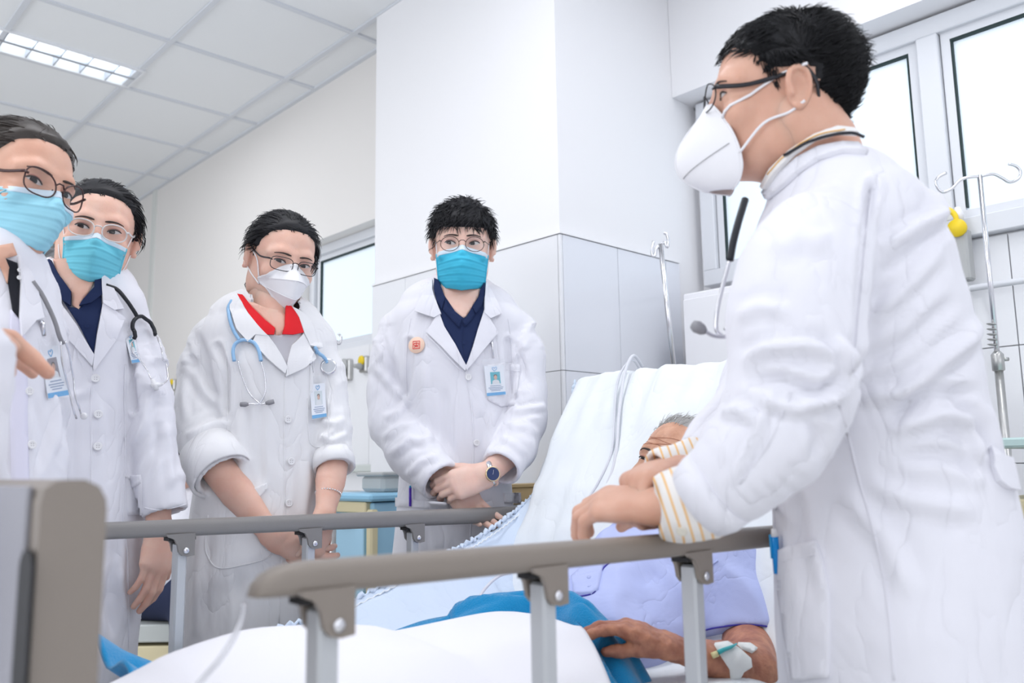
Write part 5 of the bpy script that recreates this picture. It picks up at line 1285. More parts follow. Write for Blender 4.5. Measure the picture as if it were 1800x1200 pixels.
    for (x0, y0), (x1, y1) in (((468, 709), (480, 706)), ((440, 711), (426, 711))):
        a, e = on(b, [(x0, y0), (x1, y1)], .012); MB().tube([a, a*.6+e*.4, e], [.003, .0058, .005], 10).build('ear_tip', M_RUBBER, t, True)
    p, n = cast_s(b, 577, 646); n = n*.6-FWD*.5; n /= np.linalg.norm(n); p = p+n*.012
    ch = MB().lathe([(.012, -.008), (.0185, -.005), (.0195, .0), (.0185, .003), (.015, .0035)], p, n, 24).build('chest_piece', M_SILVER, t, True)
    MB().lathe([(.0150, 0), (.0150, .0006)], p+n*.0036, n, 24).build('diaphragm', mat('diaphragm_grey', (.55, .58, .62), .4), ch)
    legs(per, coat.torso_args[0][-1][:2], .07, (-GF[0], -GF[1], 0), m=M_BLACKC)
def coat_cuffs(coat, L):
    out = []
    for pts, r in L:
        q = pts_g(pts); rr = np.array([r[i]*mpp(q[i]) for i in range(2)]); d = q[1]-q[0]; d /= np.linalg.norm(d)
        n = 40; a = np.linspace(0, 2*math.pi, n, endpoint=False); u = np.cross(d, [0, 0, 1.]); u /= np.linalg.norm(u); v = np.cross(d, u); V = []; F_ = []; prof = [(q[0], rr[0]-.003), (q[0], rr[0]+.004), (q[0]*.5+q[1]*.5, (rr[0]+rr[1])/2+.006), (q[1], rr[1]+.004), (q[1]+d*.002, rr[1]-.002), (q[1]-d*.02, rr[1]-.008)]
        for k, (c, R_) in enumerate(prof):
            w = 1+.05*vnoise(np.stack([np.cos(a)*1.7, np.sin(a)*1.7, a*0+k*.6+rr[0]*99], 1)); V.append(c+R_*w[:, None]*(np.cos(a)[:, None]*u+np.sin(a)[:, None]*v))
        for i in range(len(prof)-1):
            for j in range(n): F_.append((i*n+j, i*n+(j+1) % n, (i+1)*n+(j+1) % n, (i+1)*n+j))
        o = mesh_obj('cuff', np.concatenate(V), F_, coat.m, coat.o); out.append(o)
    return out
student_red()

# ---------------- B: the young woman with clear glasses
def student_clear():
    g = 1.80; base = floor_xy(150, 800, g); per = Person('young woman with clear glasses, pale blue mask and black stethoscope, beside the leftmost student', base)
    per.t['label'] = 'young woman with clear round glasses, a blue mask and a black stethoscope'
    H = per.head(171, 415, g-.02, 27, 2, 9, .92)
    eyes(H, (.6, 0), .9); mask_surgical(H, M_MASKB, .004)
    glasses(H, M_CLEARF, .0255, .0185, 'oval', .0014, tr=.0016)
    def tail(mb, rg):
        for k in range(240):
            p0 = np.array([rg.uniform(-.02, .02), -.10+rg.uniform(-.02, .01), -.03+rg.uniform(-.02, .02)]); mb.tube([p0, p0+[rg.uniform(-.02, .01), -.03, -.03], p0+[rg.uniform(-.035, .01), -.035, -.08]], [.0022, .002, .0005], 3, False)
    hair(H, 'back', .008, M_HAIR, hair_flow_back((0, -.13, -.02), 1.2), 1500, .055, .0010, 8, .02, .12, tail)
    S = side_yaw(14)
    coat = Coat(per, [(92, 192, 482, g-.01, .055), (66, 214, 500, g-.01, .075), (45, 236, 520, g, .092), (38, 250, 548, g, .105), (45, 246, 600, g, .120), (52, 238, 680, g, .118), (52, 236, 780, g, .118), (50, 244, 900, g, .13), (48, 243, 1000, g, .135), (42, 236, 1160, g, .14), (40, 236, 1300, g, .14)],
        [[(232, 560, g+.02, 28), (248, 610, g+.02, 32), (258, 680, g+.01, 35), (266, 760, g, 37), (280, 840, g-.01, 38), (291, 902, g-.02, 39)],
         [(65, 560, g, 28), (50, 640, g-.02, 34), (48, 740, g-.04, 36), (52, 840, g-.06, 36), (56, 900, g-.08, 36)]],
        M_COAT, side=S, seed=9, hem=(0, 0, .42), neck=([P(140, 430, g-.02), P(140, 480, g-.02), P(136, 560, g-.05)], [.047, .049, .040]), folds=[
            ([(240, 780), (255, 740), (262, 690)], 8, 6), ([(250, 850), (272, 800), (280, 740)], 9, -5), ([(236, 720), (234, 650), (228, 600)], 6, -8, 1), ([(300, 860), (300, 800), (290, 740)], 8, 4), ([(120, 700), (150, 690), (160, 670)], 7, 3),
            ([(215, 940), (212, 1020), (222, 1100)], 8, 5), ([(190, 700), (195, 780), (190, 850)], 8, -3), ([(120, 720), (118, 800), (120, 860)], 8, 4), ([(200, 990), (190, 1060), (200, 1120)], 8, -5)])
    sh = coat.patch('navy_shirt', [(78, 466), (92, 498), (112, 530), (140, 574), (164, 622), (169, 585), (178, 540), (177, 492), (160, 520), (140, 544), (125, 542), (100, 500)], .004, .002, M_NAVY, step=5)
    patch('skin_neck', [(96, 458), (104, 486), (127, 517), (128, 538), (139, 546), (147, 528), (160, 508), (168, 488), (166, 462), (130, 455)], coat.bn, M_SKIN, per.t, .0055, .001, 5)
    patch('shirt_collar', [(78, 466), (94, 460), (108, 488), (127, 515), (126, 541), (110, 528), (92, 500)], coat.bn, M_NAVY, sh, .009, .0035, 4)
    patch('shirt_collar', [(166, 490), (177, 489), (178, 520), (160, 535), (140, 541), (147, 528), (165, 508)], coat.bn, M_NAVY, sh, .009, .0035, 4)
    p, n = cast_s(coat.b, 153, 574); MB().lathe([(.0045, 0), (.0047, .0015), (.0005, .0015)], p+n*.0062, n, 12).build('shirt_button', M_NAVY, sh)
    coat.patch('lapel', [(77, 467), (62, 486), (66, 510), (96, 541), (116, 546), (105, 522), (90, 500)], .010, .005, step=5)
    coat.patch('lapel', [(96, 540), (98, 570), (128, 604), (161, 643), (164, 624), (138, 576), (116, 545)], .007, .005, step=5)
    coat.patch('lapel', [(176, 488), (190, 498), (202, 524), (212, 545), (196, 548), (179, 536)], .010, .005, step=5)
    coat.patch('lapel', [(196, 546), (215, 560), (200, 596), (164, 652), (162, 640), (169, 590), (179, 536)], .007, .005, step=5)
    for x, y in ((167, 665), (172, 728), (171, 785)): coat.button(x, y, 7.5)
    coat.seam([(162, 644), (160, 720), (161, 800), (160, 900)], .002, 0, name='front_edge')
    coat.seam([(220, 640), (219, 700), (220, 800), (216, 900), (224, 980), (226, 1100), (225, 1170)], .0018, name='princess_seam'); coat.seam([(104, 700), (104, 760), (106, 830)], .0016, name='princess_seam')
    pk = coat.patch('side_pocket', [(220, 836), (248, 834), (250, 850), (250, 905), (224, 905)], .002, .003, step=6)
    coat.patch('pocket_flap', [(218, 838), (248, 834), (250, 850), (238, 856)], .006, .002, step=5)
    # stitched cuff line, arm and hand hanging by the coat
    coat.seam([(254, 892), (275, 896), (300, 893), (327, 886)], .0012, name='cuff_stitch')
    e1 = P(286, 860, g-.0); w1 = P(280, 928, g-.02); k1 = P(276, 966, g-.03)
    V, Q, i1 = hand(w1, k1-w1, RIGHT*-.9+FWD*.5, [.35, .3, .3, .35], .3, side=1, k=.93, forearm=P(272, 790, g), thumb_curl=.9); per.skin(V, Q)
    per.finish(M_SKIN); b = coat.b
    badge('small photo card under the black stethoscope of the woman with clear glasses', b, [(219, 587), (235, 583), (247, 636), (232, 638)], .04, .08, None, clip=((198, 545), (212, 560)))
    t1 = on_list(b, [(184, 506), (202, 513), (217, 530), (228, 548), (234, 560)], .012); arch = on_list(b, [(232, 592), (226, 578), (228, 565), (238, 559), (254, 567), (263, 580), (268, 594)], .012)
    t = stethoscope('black stethoscope over the shoulder of the woman with clear glasses', t1[0], [t1, arch], [on_list(b, [(232, 590), (238, 615), (250, 645), (262, 672)], .012), on_list(b, [(268, 592), (276, 617), (283, 645), (286, 672), (278, 682)], .014)], [], M_STETK)
    for (x0, y0), (x1, y1) in (((262, 672), (273, 685)), ((278, 681), (264, 679))):
        a, e = on(b, [(x0, y0), (x1, y1)], .014); MB().tube([a, a*.6+e*.4, e], [.003, .0055, .0045], 10).build('ear_tip', M_BUTTON, t, True)
    legs(per, coat.torso_args[0][-1][:2], .07, (-GF[0], -GF[1], 0))
student_clear()

# ---------------- A: the leftmost student, cut by the frame
def student_left():
    g = 1.46; base = floor_xy(0, 900, g); per = Person('young woman with dark brown glasses and pale blue mask at the left edge', base)
    H = per.head(24, 336, 1.47, 68, -2, 14, 1.0)
    eyes(H, (.6, .1), 1.0, browtilt=.3); mask_surgical(H, M_MASKB2, -.002, 1.05)
    glasses(H, M_BROWNF, .0260, .0225, 'cat', .0014, tr=.0018)
    hair(H, 'back', .008, M_HAIRBR, hair_flow_back((0, -.13, -.02), 1.3), 1500, .05, .0009, 11, .015, .10)
    S = side_yaw(20)
    coat = Coat(per, [(-60, 46, 440, g-.03, .055), (-80, 62, 462, g-.03, .075), (-105, 78, 490, g-.01, .095), (-120, 92, 530, g, .11), (-120, 100, 600, g, .12), (-115, 92, 700, g, .12), (-115, 96, 800, g, .125), (-120, 104, 900, g, .13), (-120, 104, 1100, g, .13), (-125, 108, 1380, g, .135)],
        [[(66, 520, g+.06, 26), (76, 600, g+.06, 30), (78, 700, g+.05, 32), (74, 800, g+.03, 34), (60, 880, g-.02, 34)], [(-100, 540, g-.06, 36), (-120, 640, g-.08, 40), (-125, 740, g-.1, 42)]],
        M_COAT, side=S, seed=14, hem=(0, 0, .42), neck=([P(-12, 445, 1.51), P(-12, 480, 1.50), P(-10, 525, 1.46)], [.045, .047, .040]), folds=[([(88, 680), (95, 740), (92, 800)], 8, 6), ([(60, 700), (70, 760), (68, 830)], 9, -4)])
    coat.patch('black_shirt', [(-14, 440), (8, 455), (27, 462), (32, 500), (30, 560), (22, 548), (14, 500), (0, 470)], .004, .002, M_BLACKC, step=5)
    coat.patch('lilac_placket', [(18, 545), (30, 560), (44, 600), (46, 700), (48, 850), (20, 850), (16, 650)], .003, .002, mat('lilac_cotton', (.76, .75, .88), .9), step=8)
    patch('skin_neck', [(-30, 440), (-14, 450), (0, 470), (12, 500), (14, 470), (8, 455), (27, 450), (20, 430)], coat.bn, M_SKINM, per.t, .0055, .001, 6)
    coat.patch('lapel', [(27, 452), (46, 480), (58, 512), (66, 552), (68, 562), (56, 566), (34, 592), (31, 556), (33, 500)], .008, .005, step=6)
    for x, y in ((49, 688), (54, 782)): coat.button(x, y, 8)
    for y in (478, 492): coat.button(29, y, 4, .010)
    coat.seam([(44, 600), (46, 700), (51, 800), (52, 850)], .002, 0, name='front_edge')
    per.finish(M_SKINM); b = coat.b
    badge('large photo card pinned to the coat of the leftmost student', b, [(71, 614), (101, 606), (121, 694), (85, 700)], .05, .09, None, clip=((71, 568), (76, 590)), bg=mat('badge_photo_dark', (.25, .22, .25), .5))
    tb = on_list(b, [(50, 498), (64, 520), (76, 545), (86, 570), (92, 590), (98, 604)], .012); mt = on_list(b, [(98, 600), (104, 620), (110, 655), (118, 700), (126, 728)], .016)
    t = stethoscope('grey stethoscope of the leftmost student, its ear tube beside the photo card', tb[0], [tb], [mt, on_list(b, [(93, 600), (96, 640), (108, 690), (120, 732)], .014)], [], M_RUBBER, r=.0038)
    p = mt[-1]; MB().lathe([(.003, 0), (.0062, .002), (.0062, .005), (.003, .007)], p+RIGHT*.006, BACK, 14).build('ear_tip', M_BUTTON, t, True)
    legs(per, coat.torso_args[0][-1][:2], .07, (-GF[0], -GF[1], 0))
student_left()

# ---------------- E: the person whose finger points in from the left, mostly outside the frame
def pointing_person():
    g = .80; base = floor_xy(-235, 800, g); per = Person('person in a white coat cut by the left edge, pointing with one finger', base)
    H = per.head(-250, 240, g, 30, 0, 0, 1.0)
    hair(H, 'short', .010, M_HAIR, hair_flow_back((0, -.13, -.04)), 500, .04, .0010, 21)
    coat = Coat(per, [(-320, -165, 395, g, .055), (-370, -110, 430, g, .08), (-420, -60, 480, g, .10), (-440, -50, 560, g, .11), (-430, -60, 700, g, .11), (-430, -50, 850, g, .12), (-440, -40, 1000, g, .13), (-450, -30, 1250, g, .13), (-455, -30, 1650, g, .135)],
        [[(-100, 500, g, 45), (-78, 560, g, 58), (-62, 640, g, 62), (-60, 720, g, 62), (-62, 800, g, 60), (-70, 860, g+.02, 55), (-95, 830, g+.08, 45)]], M_COAT, seed=31, hem=(0, 0, .4), h=.008,
        neck=([P(-250, 300, g), P(-240, 400, g), P(-240, 470, g-.01)], [.05, .05, .045]))
    w = P(-105, 560, .98); kn = P(-40, 588, 1.03)
    V, Q, i = hand(w, kn-w, FWD*.4+UPC*-.7, [.1, 1.15, 1.25, 1.3], .4, side=1, k=1.05, forearm=P(-230, 520, .84), thumb_curl=.5, tdir=RC@np.array([.6, -.4, .2])); per.skin(V, Q)
    V, Q = flesh([([P(-40, 585, 1.03), P(18, 596, 1.05), P(55, 628, 1.06), P(84, 655, 1.06)], [.0125, .0115, .0105, .0085])], .0022); per.skin(V, Q)
    V, Q = flesh([([coat_arm, P(-160, 600, .84), w], [.035, .035, .025])], .008) if False else flesh([([P(-95, 830, .88), P(-160, 640, .84), w], [.03, .03, .022])], .01); per.skin(V, Q)
    per.finish(M_SKINM); legs(per, coat.torso_args[0][-1][:2], .07, (GF[0], GF[1], 0))
pointing_person()
# ================================================================== PATIENT
def patient():
    per = Person('elderly patient in a lavender gown lying against the raised bed back', (1.3, 1.12, .70))
    hc = PY(1190, 834, 1.13); H = per.head(1190, 834, gof(hc), -46, 24, 4, .98)
    eyes(H, (-.2, -.3), .5)
    def flow(p, d): v = np.array([0, -.8, .3]) if p[2] > .06 else np.array([0, -.6, -.5]); return v+.5*np.array([vnoise(p*30), vnoise(p*30+9), vnoise(p*30+20)]), 1.1, .25
    hair(H, 'old', .0030, M_HAIRG, flow, 1500, .032, .0007, 41, .3, .6)
    w = MB()
    for dz in (.034, .041, .048, .056): w.tube([hsurf(x, dz+.003*math.sin(x*60+dz*400), .0004) for x in np.linspace(-.042, .042, 15)], .0008, 5)
    H.obj('forehead_lines', w, M_SKINO)
    ax = [PY(*q) for q in ((1222, 925, 1.13), (1190, 965, 1.13), (1150, 1015, 1.13), (1095, 1075, 1.13), (1020, 1130, 1.13))]
    per.skin(*flesh([([H.w([[0, -.03, -.08]])[0], ax[0], ax[1]], [.052, .055, .08])], .006))
    YA = np.array([0, 1., 0]); f = Field(np.min(ax, 0)-np.array([.22, .36, .20]), np.max(ax, 0)+np.array([.20, .30, .14]), .007)
    f.tube(ax, [.10, .175, .185, .17, .17], 0, side=YA, rad2=[.07, .10, .115, .115, .11])
    sh, el = PY(1288, 1018, .955), PY(1314, 1124, .905); sl = [PY(1255, 985, 1.01), sh, PY(1304, 1070, .925), el]; rr = [.07, .072, .076, .080]
    f.tube(sl, rr, .03)
    d = sl[-1]-sl[-2]; d /= np.linalg.norm(d); e = sl[-1]+d*.0; d = d+np.array([-.10, .02, 0]); d /= np.linalg.norm(d)
    f.op(e-.16, e+.16, lambda p: -np.maximum(np.maximum(-((p-e)@d), np.linalg.norm((p-e)-((p-e)@d)[..., None]*d, axis=-1)-.13), ((p-e)@d)-.14), 0, 'int')
    f.tube([PY(1080, 960, 1.30), PY(1020, 1060, 1.34), PY(990, 1110, 1.30)], [.065, .06, .055], .03)
    V, Q = f.mesh(); V = relax(V, Q, 2); N = normals(V, Q)
    A = .012*ridged(V*np.array([13, 8, 9]))+.004*vnoise(V*np.array([22, 30, 18]))+.006*vnoise(V*np.array([8, 14, 20])+5); A *= np.clip((np.linalg.norm(V-e, axis=1)-.05)/.10, .12, 1); V = V+N*A[:, None]
    gown = mesh_obj('gown', V, Q, M_LAV, per.t); b = bvh_of(V, Q)
    seam('piping', [(1000, 1047), (1025, 1048), (1046, 1040), (1052, 1018), (1060, 1000), (1070, 990)], b, M_PIPE, gown, .0016, .001)
    seam('piping', [(1234, 1108), (1262, 1102), (1300, 1097), (1335, 1098), (1362, 1103)], b, M_PIPE, gown, .0016, .001)
    seam('sleeve_seam', [(1222, 1080), (1224, 1040), (1238, 1005), (1262, 985)], b, M_LAV, gown, .002, .001)
    patch('chest_pocket', [(1005, 1015), (1030, 992), (1062, 990), (1052, 1036), (1040, 1045), (1008, 1045)], b, M_LAV, gown, .002, .003, 6)
    for q in ((1036, 1018), (1038, 1034)):
        p, n = cast_s(b, *q); MB().lathe([(.004, 0), (.0045, .0015), (.0005, .002)], p+n*.004, n, 10).build('snap', M_LAV, gown, True)
    # near arm with the cannula
    elb = PY(1322, 1178, .82); wr = PY(1180, 1138, .875); kn = PY(1120, 1112, .91)
    V, Q, i = hand(wr, kn-wr, np.array([-.25, .35, -.9]), [.35, .4, .45, .5], .8, side=1, k=.95, forearm=elb, old=True, thumb_curl=.9, tdir=(kn-wr)/np.linalg.norm(kn-wr)+np.array([0, 0, -.25])+RC@np.array([0, -.15, .1]))
    N = normals(V, Q); V = V+N*(.0011*ridged(V*np.array([60, 60, 60]))+.0009*vnoise(V*130))[:, None]; per.skin(V, Q)
    V2, Q2 = flesh([([sl[1], el, elb, elb*.7+wr*.3], [.050, .050, .043, .036])], .006); per.skin(V2, Q2)
    for kpts in i['knuckles'][:3]: pass
    bb = bvh_of(np.concatenate([V, V2]), np.concatenate([Q, Q2+len(V)]))
    tp = patch('tape', [(1255, 1133), (1278, 1130), (1296, 1140), (1318, 1158), (1320, 1172), (1305, 1180), (1298, 1192), (1284, 1194), (1282, 1176), (1268, 1155)], bb, M_TAPE, per.t, .003, .0015, 5)
    patch('tape', [(1296, 1133), (1318, 1134), (1330, 1142), (1322, 1148), (1304, 1141)], bb, M_TAPE, per.t, .004, .0012, 5)
    cn = on(bb, [(1258, 1149), (1268, 1146), (1280, 1143), (1292, 1138)], .008); MB().tube(cn, [.004, .0035, .003, .0015], 8).build('cannula', mat('cannula_teal', (.05, .45, .48), .4), per.t, True)
    q0, n0 = cast_s(bb, 1258, 1150); MB().tube([q0+n0*.007, q0+n0*.007+RIGHT*-.010+UPC*-.004], .005, 10).build('cannula_port', mat('port_yellow', (.72, .66, .35), .5), per.t, True)
    # far hand resting on the blanket
    w2 = PY(868, 1092, 1.30); k2 = PY(800, 1086, 1.29)
    V, Q, i = hand(w2, k2-w2, np.array([0, -.1, -1.]), [.7, .8, .85, .9], .5, side=-1, k=.9, forearm=PY(1000, 1100, 1.30), old=True); per.skin(V, Q)
    per.skin(*flesh([([ax[1], ax[2], ax[3]-[0, 0, .02]], [.08, .09, .08]), ([ax[1], PY(1080, 960, 1.30), PY(1000, 1100, 1.30), w2], [.05, .04, .035, .03]), ([ax[1], sh, el], [.05, .04, .04])], .012, .02))
    per.skin(*flesh([([ax[3]-[0, 0, .03], ax[4]*[1, 1, 0]+[0, .05, .665], np.array([.75, 1.18, .66]), np.array([.40, 1.18, .655])], [.06, .05, .035, .03]), ([ax[3]-[0, 0, .03], ax[4]*[1, 1, 0]+[0, -.05, .665], np.array([.75, 1.04, .66]), np.array([.40, 1.04, .655])], [.06, .05, .035, .03])], .014, .02))
    o = per.finish(M_SKINO, M_SKINOF)
patient()

# ================================================================== DOCTOR AT THE RAIL
def doctor():
    base = floor_xy(1570, 900, 1.20); per = Person('doctor in profile leaning on the near bed rail, white beak mask and spiky black hair', base)
    H = per.head(1373, 180, 1.17, -99, 1, 0, .94)
    eyes(H, (.2, 0), .9); mask_kn95(H); glasses(H, M_BLACKF, .024, .0205, 'round', .0011, tr=.0022, y0=.113, z0=.000)
    def flow(p, d):
        b_ = min(1, max(0, (-p[1]+.01)/.07)); n_ = np.array([vnoise(p*40), vnoise(p*40+9), vnoise(p*40+20)])
        if p[2] > .055: f0 = np.array([0, .5, .1])+.4*n_; l0, t0 = .8, .22
        else: f0 = np.array([0, -.3, -.8])+.2*n_; l0, t0 = .4, .15
        f1 = np.array([0, -.9, .45])+.15*n_; l1 = 1.0 if p[2] > -.02 else .55
        return f0*(1-b_)+f1*b_, l0*(1-b_)+l1*b_, t0*(1-b_)+.8*b_
    hair(H, 'short', .006, M_HAIRB, flow, 6000, .032, .0008, 51, .08, .22, side_t=.30)
    S = GF*.985+RH*.17; S[2] = 0; S /= np.linalg.norm(S)
    n0 = [P(1400, 210, 1.15), P(1432, 262, 1.16), P(1458, 330, 1.17)]
    global M_STRIPE
    sd = RC@np.array([.35, .9, 0]); M_STRIPE = stripes('striped_cotton', (.86, .83, .80), (.86, .50, .16), 95, RC@np.array([.93, .30, .1]), .22)
    rows = [(1412, 1482, 272, 1.19, .055), (1392, 1505, 300, 1.19, .075), (1368, 1545, 338, 1.19, .105), (1345, 1592, 385, 1.19, .145), (1326, 1636, 440, 1.19, .172), (1318, 1662, 500, 1.19, .18), (1316, 1684, 570, 1.19, .18), (1320, 1700, 640, 1.19, .175), (1334, 1710, 720, 1.19, .17), (1350, 1730, 800, 1.19, .17), (1362, 1752, 880, 1.19, .175), (1368, 1772, 980, 1.19, .185), (1374, 1788, 1100, 1.18, .19), (1386, 1806, 1250, 1.18, .195), (1390, 1820, 1500, 1.17, .20)]
    cuffg = gof(PY(1190, 900, YN))-.03
    coat = Coat(per, rows, [
        [(1462, 385, 1.07, 66), (1432, 430, 1.03, 90), (1410, 490, 1.00, 102), (1398, 550, .99, 106), (1396, 620, .985, 104), (1390, 690, .98, 101), (1352, 770, .98, 92), (1290, 835, .99, 77), (1240, 874, 1.01, 64)],
        [(1440, 440, 1.30, 50), (1400, 510, 1.33, 55), (1360, 600, 1.34, 62), (1330, 690, 1.31, 58), (1270, 770, 1.25, 52), (1228, 806, 1.22, 44)]],
        M_COAT, h=.0060, side=S, profile=True, seed=61, hem=(0, 0, .42), k=.018, noise=.8, snoise=.55, neck=(n0, [.056, .060, .060]), cuffcut=.03, folds=[
            ([(1533, 328), (1522, 400), (1512, 500), (1504, 600), (1500, 650)], 9, -8, 1),
            ([(1548, 440), (1600, 405), (1650, 375)], 13, 9), ([(1545, 480), (1600, 450), (1665, 400)], 12, -6), ([(1530, 560), (1600, 500), (1660, 440)], 14, 6),
            ([(1640, 330), (1650, 370), (1645, 400)], 12, 8), ([(1500, 700), (1580, 690), (1700, 600), (1730, 560)], 16, 9), ([(1510, 640), (1600, 600), (1690, 520)], 15, -6),
            ([(1570, 720), (1640, 690), (1720, 690)], 13, -8), ([(1560, 760), (1650, 730), (1735, 740)], 14, 8), ([(1580, 800), (1660, 800), (1740, 830)], 14, -6),
            ([(1680, 700), (1720, 740), (1735, 800)], 11, -8), ([(1660, 720), (1712, 770), (1722, 860)], 10, 6), ([(1520, 850), (1600, 880), (1720, 900)], 18, 6), ([(1480, 860), (1560, 950), (1600, 1050)], 20, 5), ([(1400, 860), (1410, 960), (1430, 1060)], 14, -5),
            ([(1308, 640), (1350, 615), (1420, 610), (1470, 630)], 13, 10), ([(1312, 672), (1370, 665), (1440, 690), (1492, 655)], 12, -9), ([(1330, 700), (1400, 720), (1480, 690)], 12, 7), ([(1465, 590), (1490, 640), (1500, 655)], 10, 8), ([(1300, 560), (1340, 540), (1390, 550)], 14, 5),
            ([(1270, 730), (1300, 720), (1330, 740)], 11, 7), ([(1360, 690), (1330, 760), (1285, 850)], 8, 5), ([(1420, 740), (1440, 760), (1430, 800)], 12, -5), ([(1360, 450), (1400, 420), (1460, 430)], 18, 4)])
    b = coat.b
    # collar of the shirt and coat
    patch('shirt_collar', [(1352, 330), (1368, 296), (1395, 264), (1430, 240), (1465, 230), (1492, 236), (1502, 246), (1470, 243), (1435, 252), (1402, 276), (1376, 306), (1356, 335)], coat.bn, mat('collar_white', (.86, .85, .84), .85), coat.o, .010, .004, 5)
    seam('collar_stripe', [(1366, 308), (1396, 270), (1432, 246), (1478, 240)], coat.bn, mat('stripe_orange', (.86, .50, .16), .8), coat.o, .0011, .0145)
    coat.patch('lapel', [(1346, 338), (1376, 305), (1404, 279), (1440, 261), (1480, 255), (1506, 257), (1524, 272), (1482, 270), (1442, 281), (1412, 300), (1386, 324), (1352, 352)], .004, .003, step=6)
    # seams
    coat.seam([(1534, 332), (1524, 400), (1514, 500), (1505, 600), (1500, 652)], .0014); coat.seam([(1474, 700), (1490, 760), (1512, 850), (1535, 930), (1553, 1010), (1565, 1100), (1572, 1195)], .0014, name='side_seam')
    coat.seam([(1362, 880), (1364, 960), (1376, 1080), (1388, 1195)], .002, name='front_edge')
    pk = coat.patch('side_pocket', [(1370, 968), (1400, 958), (1436, 950), (1448, 985), (1458, 1040), (1460, 1120), (1458, 1190), (1400, 1195), (1386, 1120), (1374, 1040)], .0035, .003, step=9)
    seam('pocket_hem', [(1374, 990), (1410, 980), (1442, 974)], b, M_COAT, pk, .001, .006)
    tb = coat.patch('belt_tab', [(1738, 787), (1752, 800), (1770, 806), (1783, 862), (1765, 858), (1750, 846), (1741, 822)], .004, .004, step=6)
    coat.seam([(1390, 690), (1350, 780), (1300, 850)], .0012, name='sleeve_seam')
    # turned cuff
    q = [P(1272, 848, .995), P(1228, 884, 1.012)]; 
    coat_cuffs(coat, [([(1272, 850, .993), (1228, 882, 1.01)], [72, 62])])
    # striped shirt cuffs
    def cuff(pts, r, btn=None):
        c = np.array([P(*t) for t in pts]); f = Field(c.min(0)-.08, c.max(0)+.08, .0035); f.tube(c, r, 0); dd = c[-1]-c[-2]; dd /= np.linalg.norm(dd); f.half(c[-1]-dd*.002, dd); f.tube([c[-2], c[-1]+dd*.03], [r[-1]-.006, r[-1]-.003], .003, 'sub')
        V, Q = f.mesh(); V = relax(V, Q, 1); N = normals(V, Q); V = V+N*(.0016*vnoise(V*45)+.002*ridged(V*22))[:, None]; o = mesh_obj('striped_cuff', V, Q, M_STRIPE, per.t); return bvh_of(V, Q), o
    cb, co = cuff([(1260, 862, 1.0), (1220, 884, 1.022), (1180, 890, cuffg+.008), (1150, 893, cuffg+.01)], [.047, .046, .043, .037])
    p, n = cast_s(cb, 1199, 932, 4); MB().lathe([(.0055, 0), (.0062, .001), (.006, .0022), (.0045, .0016), (.0001, .0016)], p+n*.001, n, 18).build('button', mat('cream_button', (.80, .76, .66), .3), co, True)
    cuff([(1270, 800, 1.23), (1225, 812, 1.21), (1180, 824, 1.19), (1152, 832, 1.18)], [.034, .034, .032, .030])
    # hands
    w = PY(1166, 890, YN-.015); k = w+np.array([-.022, .080, .004])
    V, Q, i = hand(w, k-w, np.array([.40, .1, -.9]), [(.50, .70, .5), (.52, .75, .5), (.55, .75, .5), (.58, .75, .5)], .15, side=-1, k=.98, fr_=1.14, forearm=P(1300, 850, 1.0), thumb_curl=.3, tdir=np.array([.35, .8, -.35])); per.skin(V, Q)
    w = P(1192, 820, 1.19); k = P(1146, 834, 1.16)
    V, Q, i = hand(w, k-w, RC@np.array([-.2, -.9, .4]), [.9, 1., 1., 1.], .4, side=1, k=.95, forearm=P(1300, 795, 1.25), thumb_curl=.8, tdir=RC@np.array([-.6, -.6, .3])); per.skin(V, Q)
    per.finish(M_SKINM)
    # stethoscope, badge, pen
    g = 1.12; t = stethoscope('dark stethoscope hanging free from the chest of the leaning doctor', P(1281, 440, g), [smooth_path([P(1310, 350, g), P(1298, 390, g-.01), P(1289, 425, g-.01), P(1283, 458, g-.01)], 6)], [smooth_path([P(1283, 455, g-.01), P(1271, 500, g-.01), P(1261, 545, g-.01), P(1259, 578, g-.01), P(1268, 590, g-.01)], 6), smooth_path([P(1238, 581, g-.03), P(1254, 590, g-.02), P(1276, 591, g-.01), P(1292, 580, g), P(1300, 565, g+.02)], 6), smooth_path([P(1275, 578, g+.01), P(1285, 572, g+.02), P(1300, 560, g+.03)], 4)], [], M_STETK, r=.0050, rm=.0028)
    a, e = P(1240, 583, g-.03), P(1218, 570, g-.035); MB().tube([a, a*.75+e*.25, a*.3+e*.7, e], [.004, .0072, .0085, .006], 12).build('ear_tip', M_RUBBER, t, True)
    MB().tube(on(coat.bn, smooth_path([(1392, 276), (1420, 262), (1450, 254), (1490, 253), (1512, 262)], 5), .017), .0022, 8).build('neck_tubing', M_STETK, t, True)
    bd = thing('id_badge', 'pale badge edge showing in front of the leaning doctor\'s chest', 'badge', P(1300, 590, 1.14))
    c4 = [P(1294, 551, 1.13), P(1310, 549, 1.14), P(1316, 640, 1.14), P(1297, 642, 1.13)]; MB().prism(c4, FWD*.002).build('card_sleeve', mat('badge_lilac', (.66, .68, .86), .4), bd); MB().prism([P(1300, 622, 1.12), P(1313, 612, 1.13), P(1315, 634, 1.13), P(1301, 638, 1.12)], FWD*.003).build('card', mat('badge_purple', (.25, .12, .35), .5), bd)
    p = thing('pen', 'bright blue pen in the side pocket of the leaning doctor', 'pen', P(1372, 960, 1.02)); a, n = cast_s(b, 1374, 968)
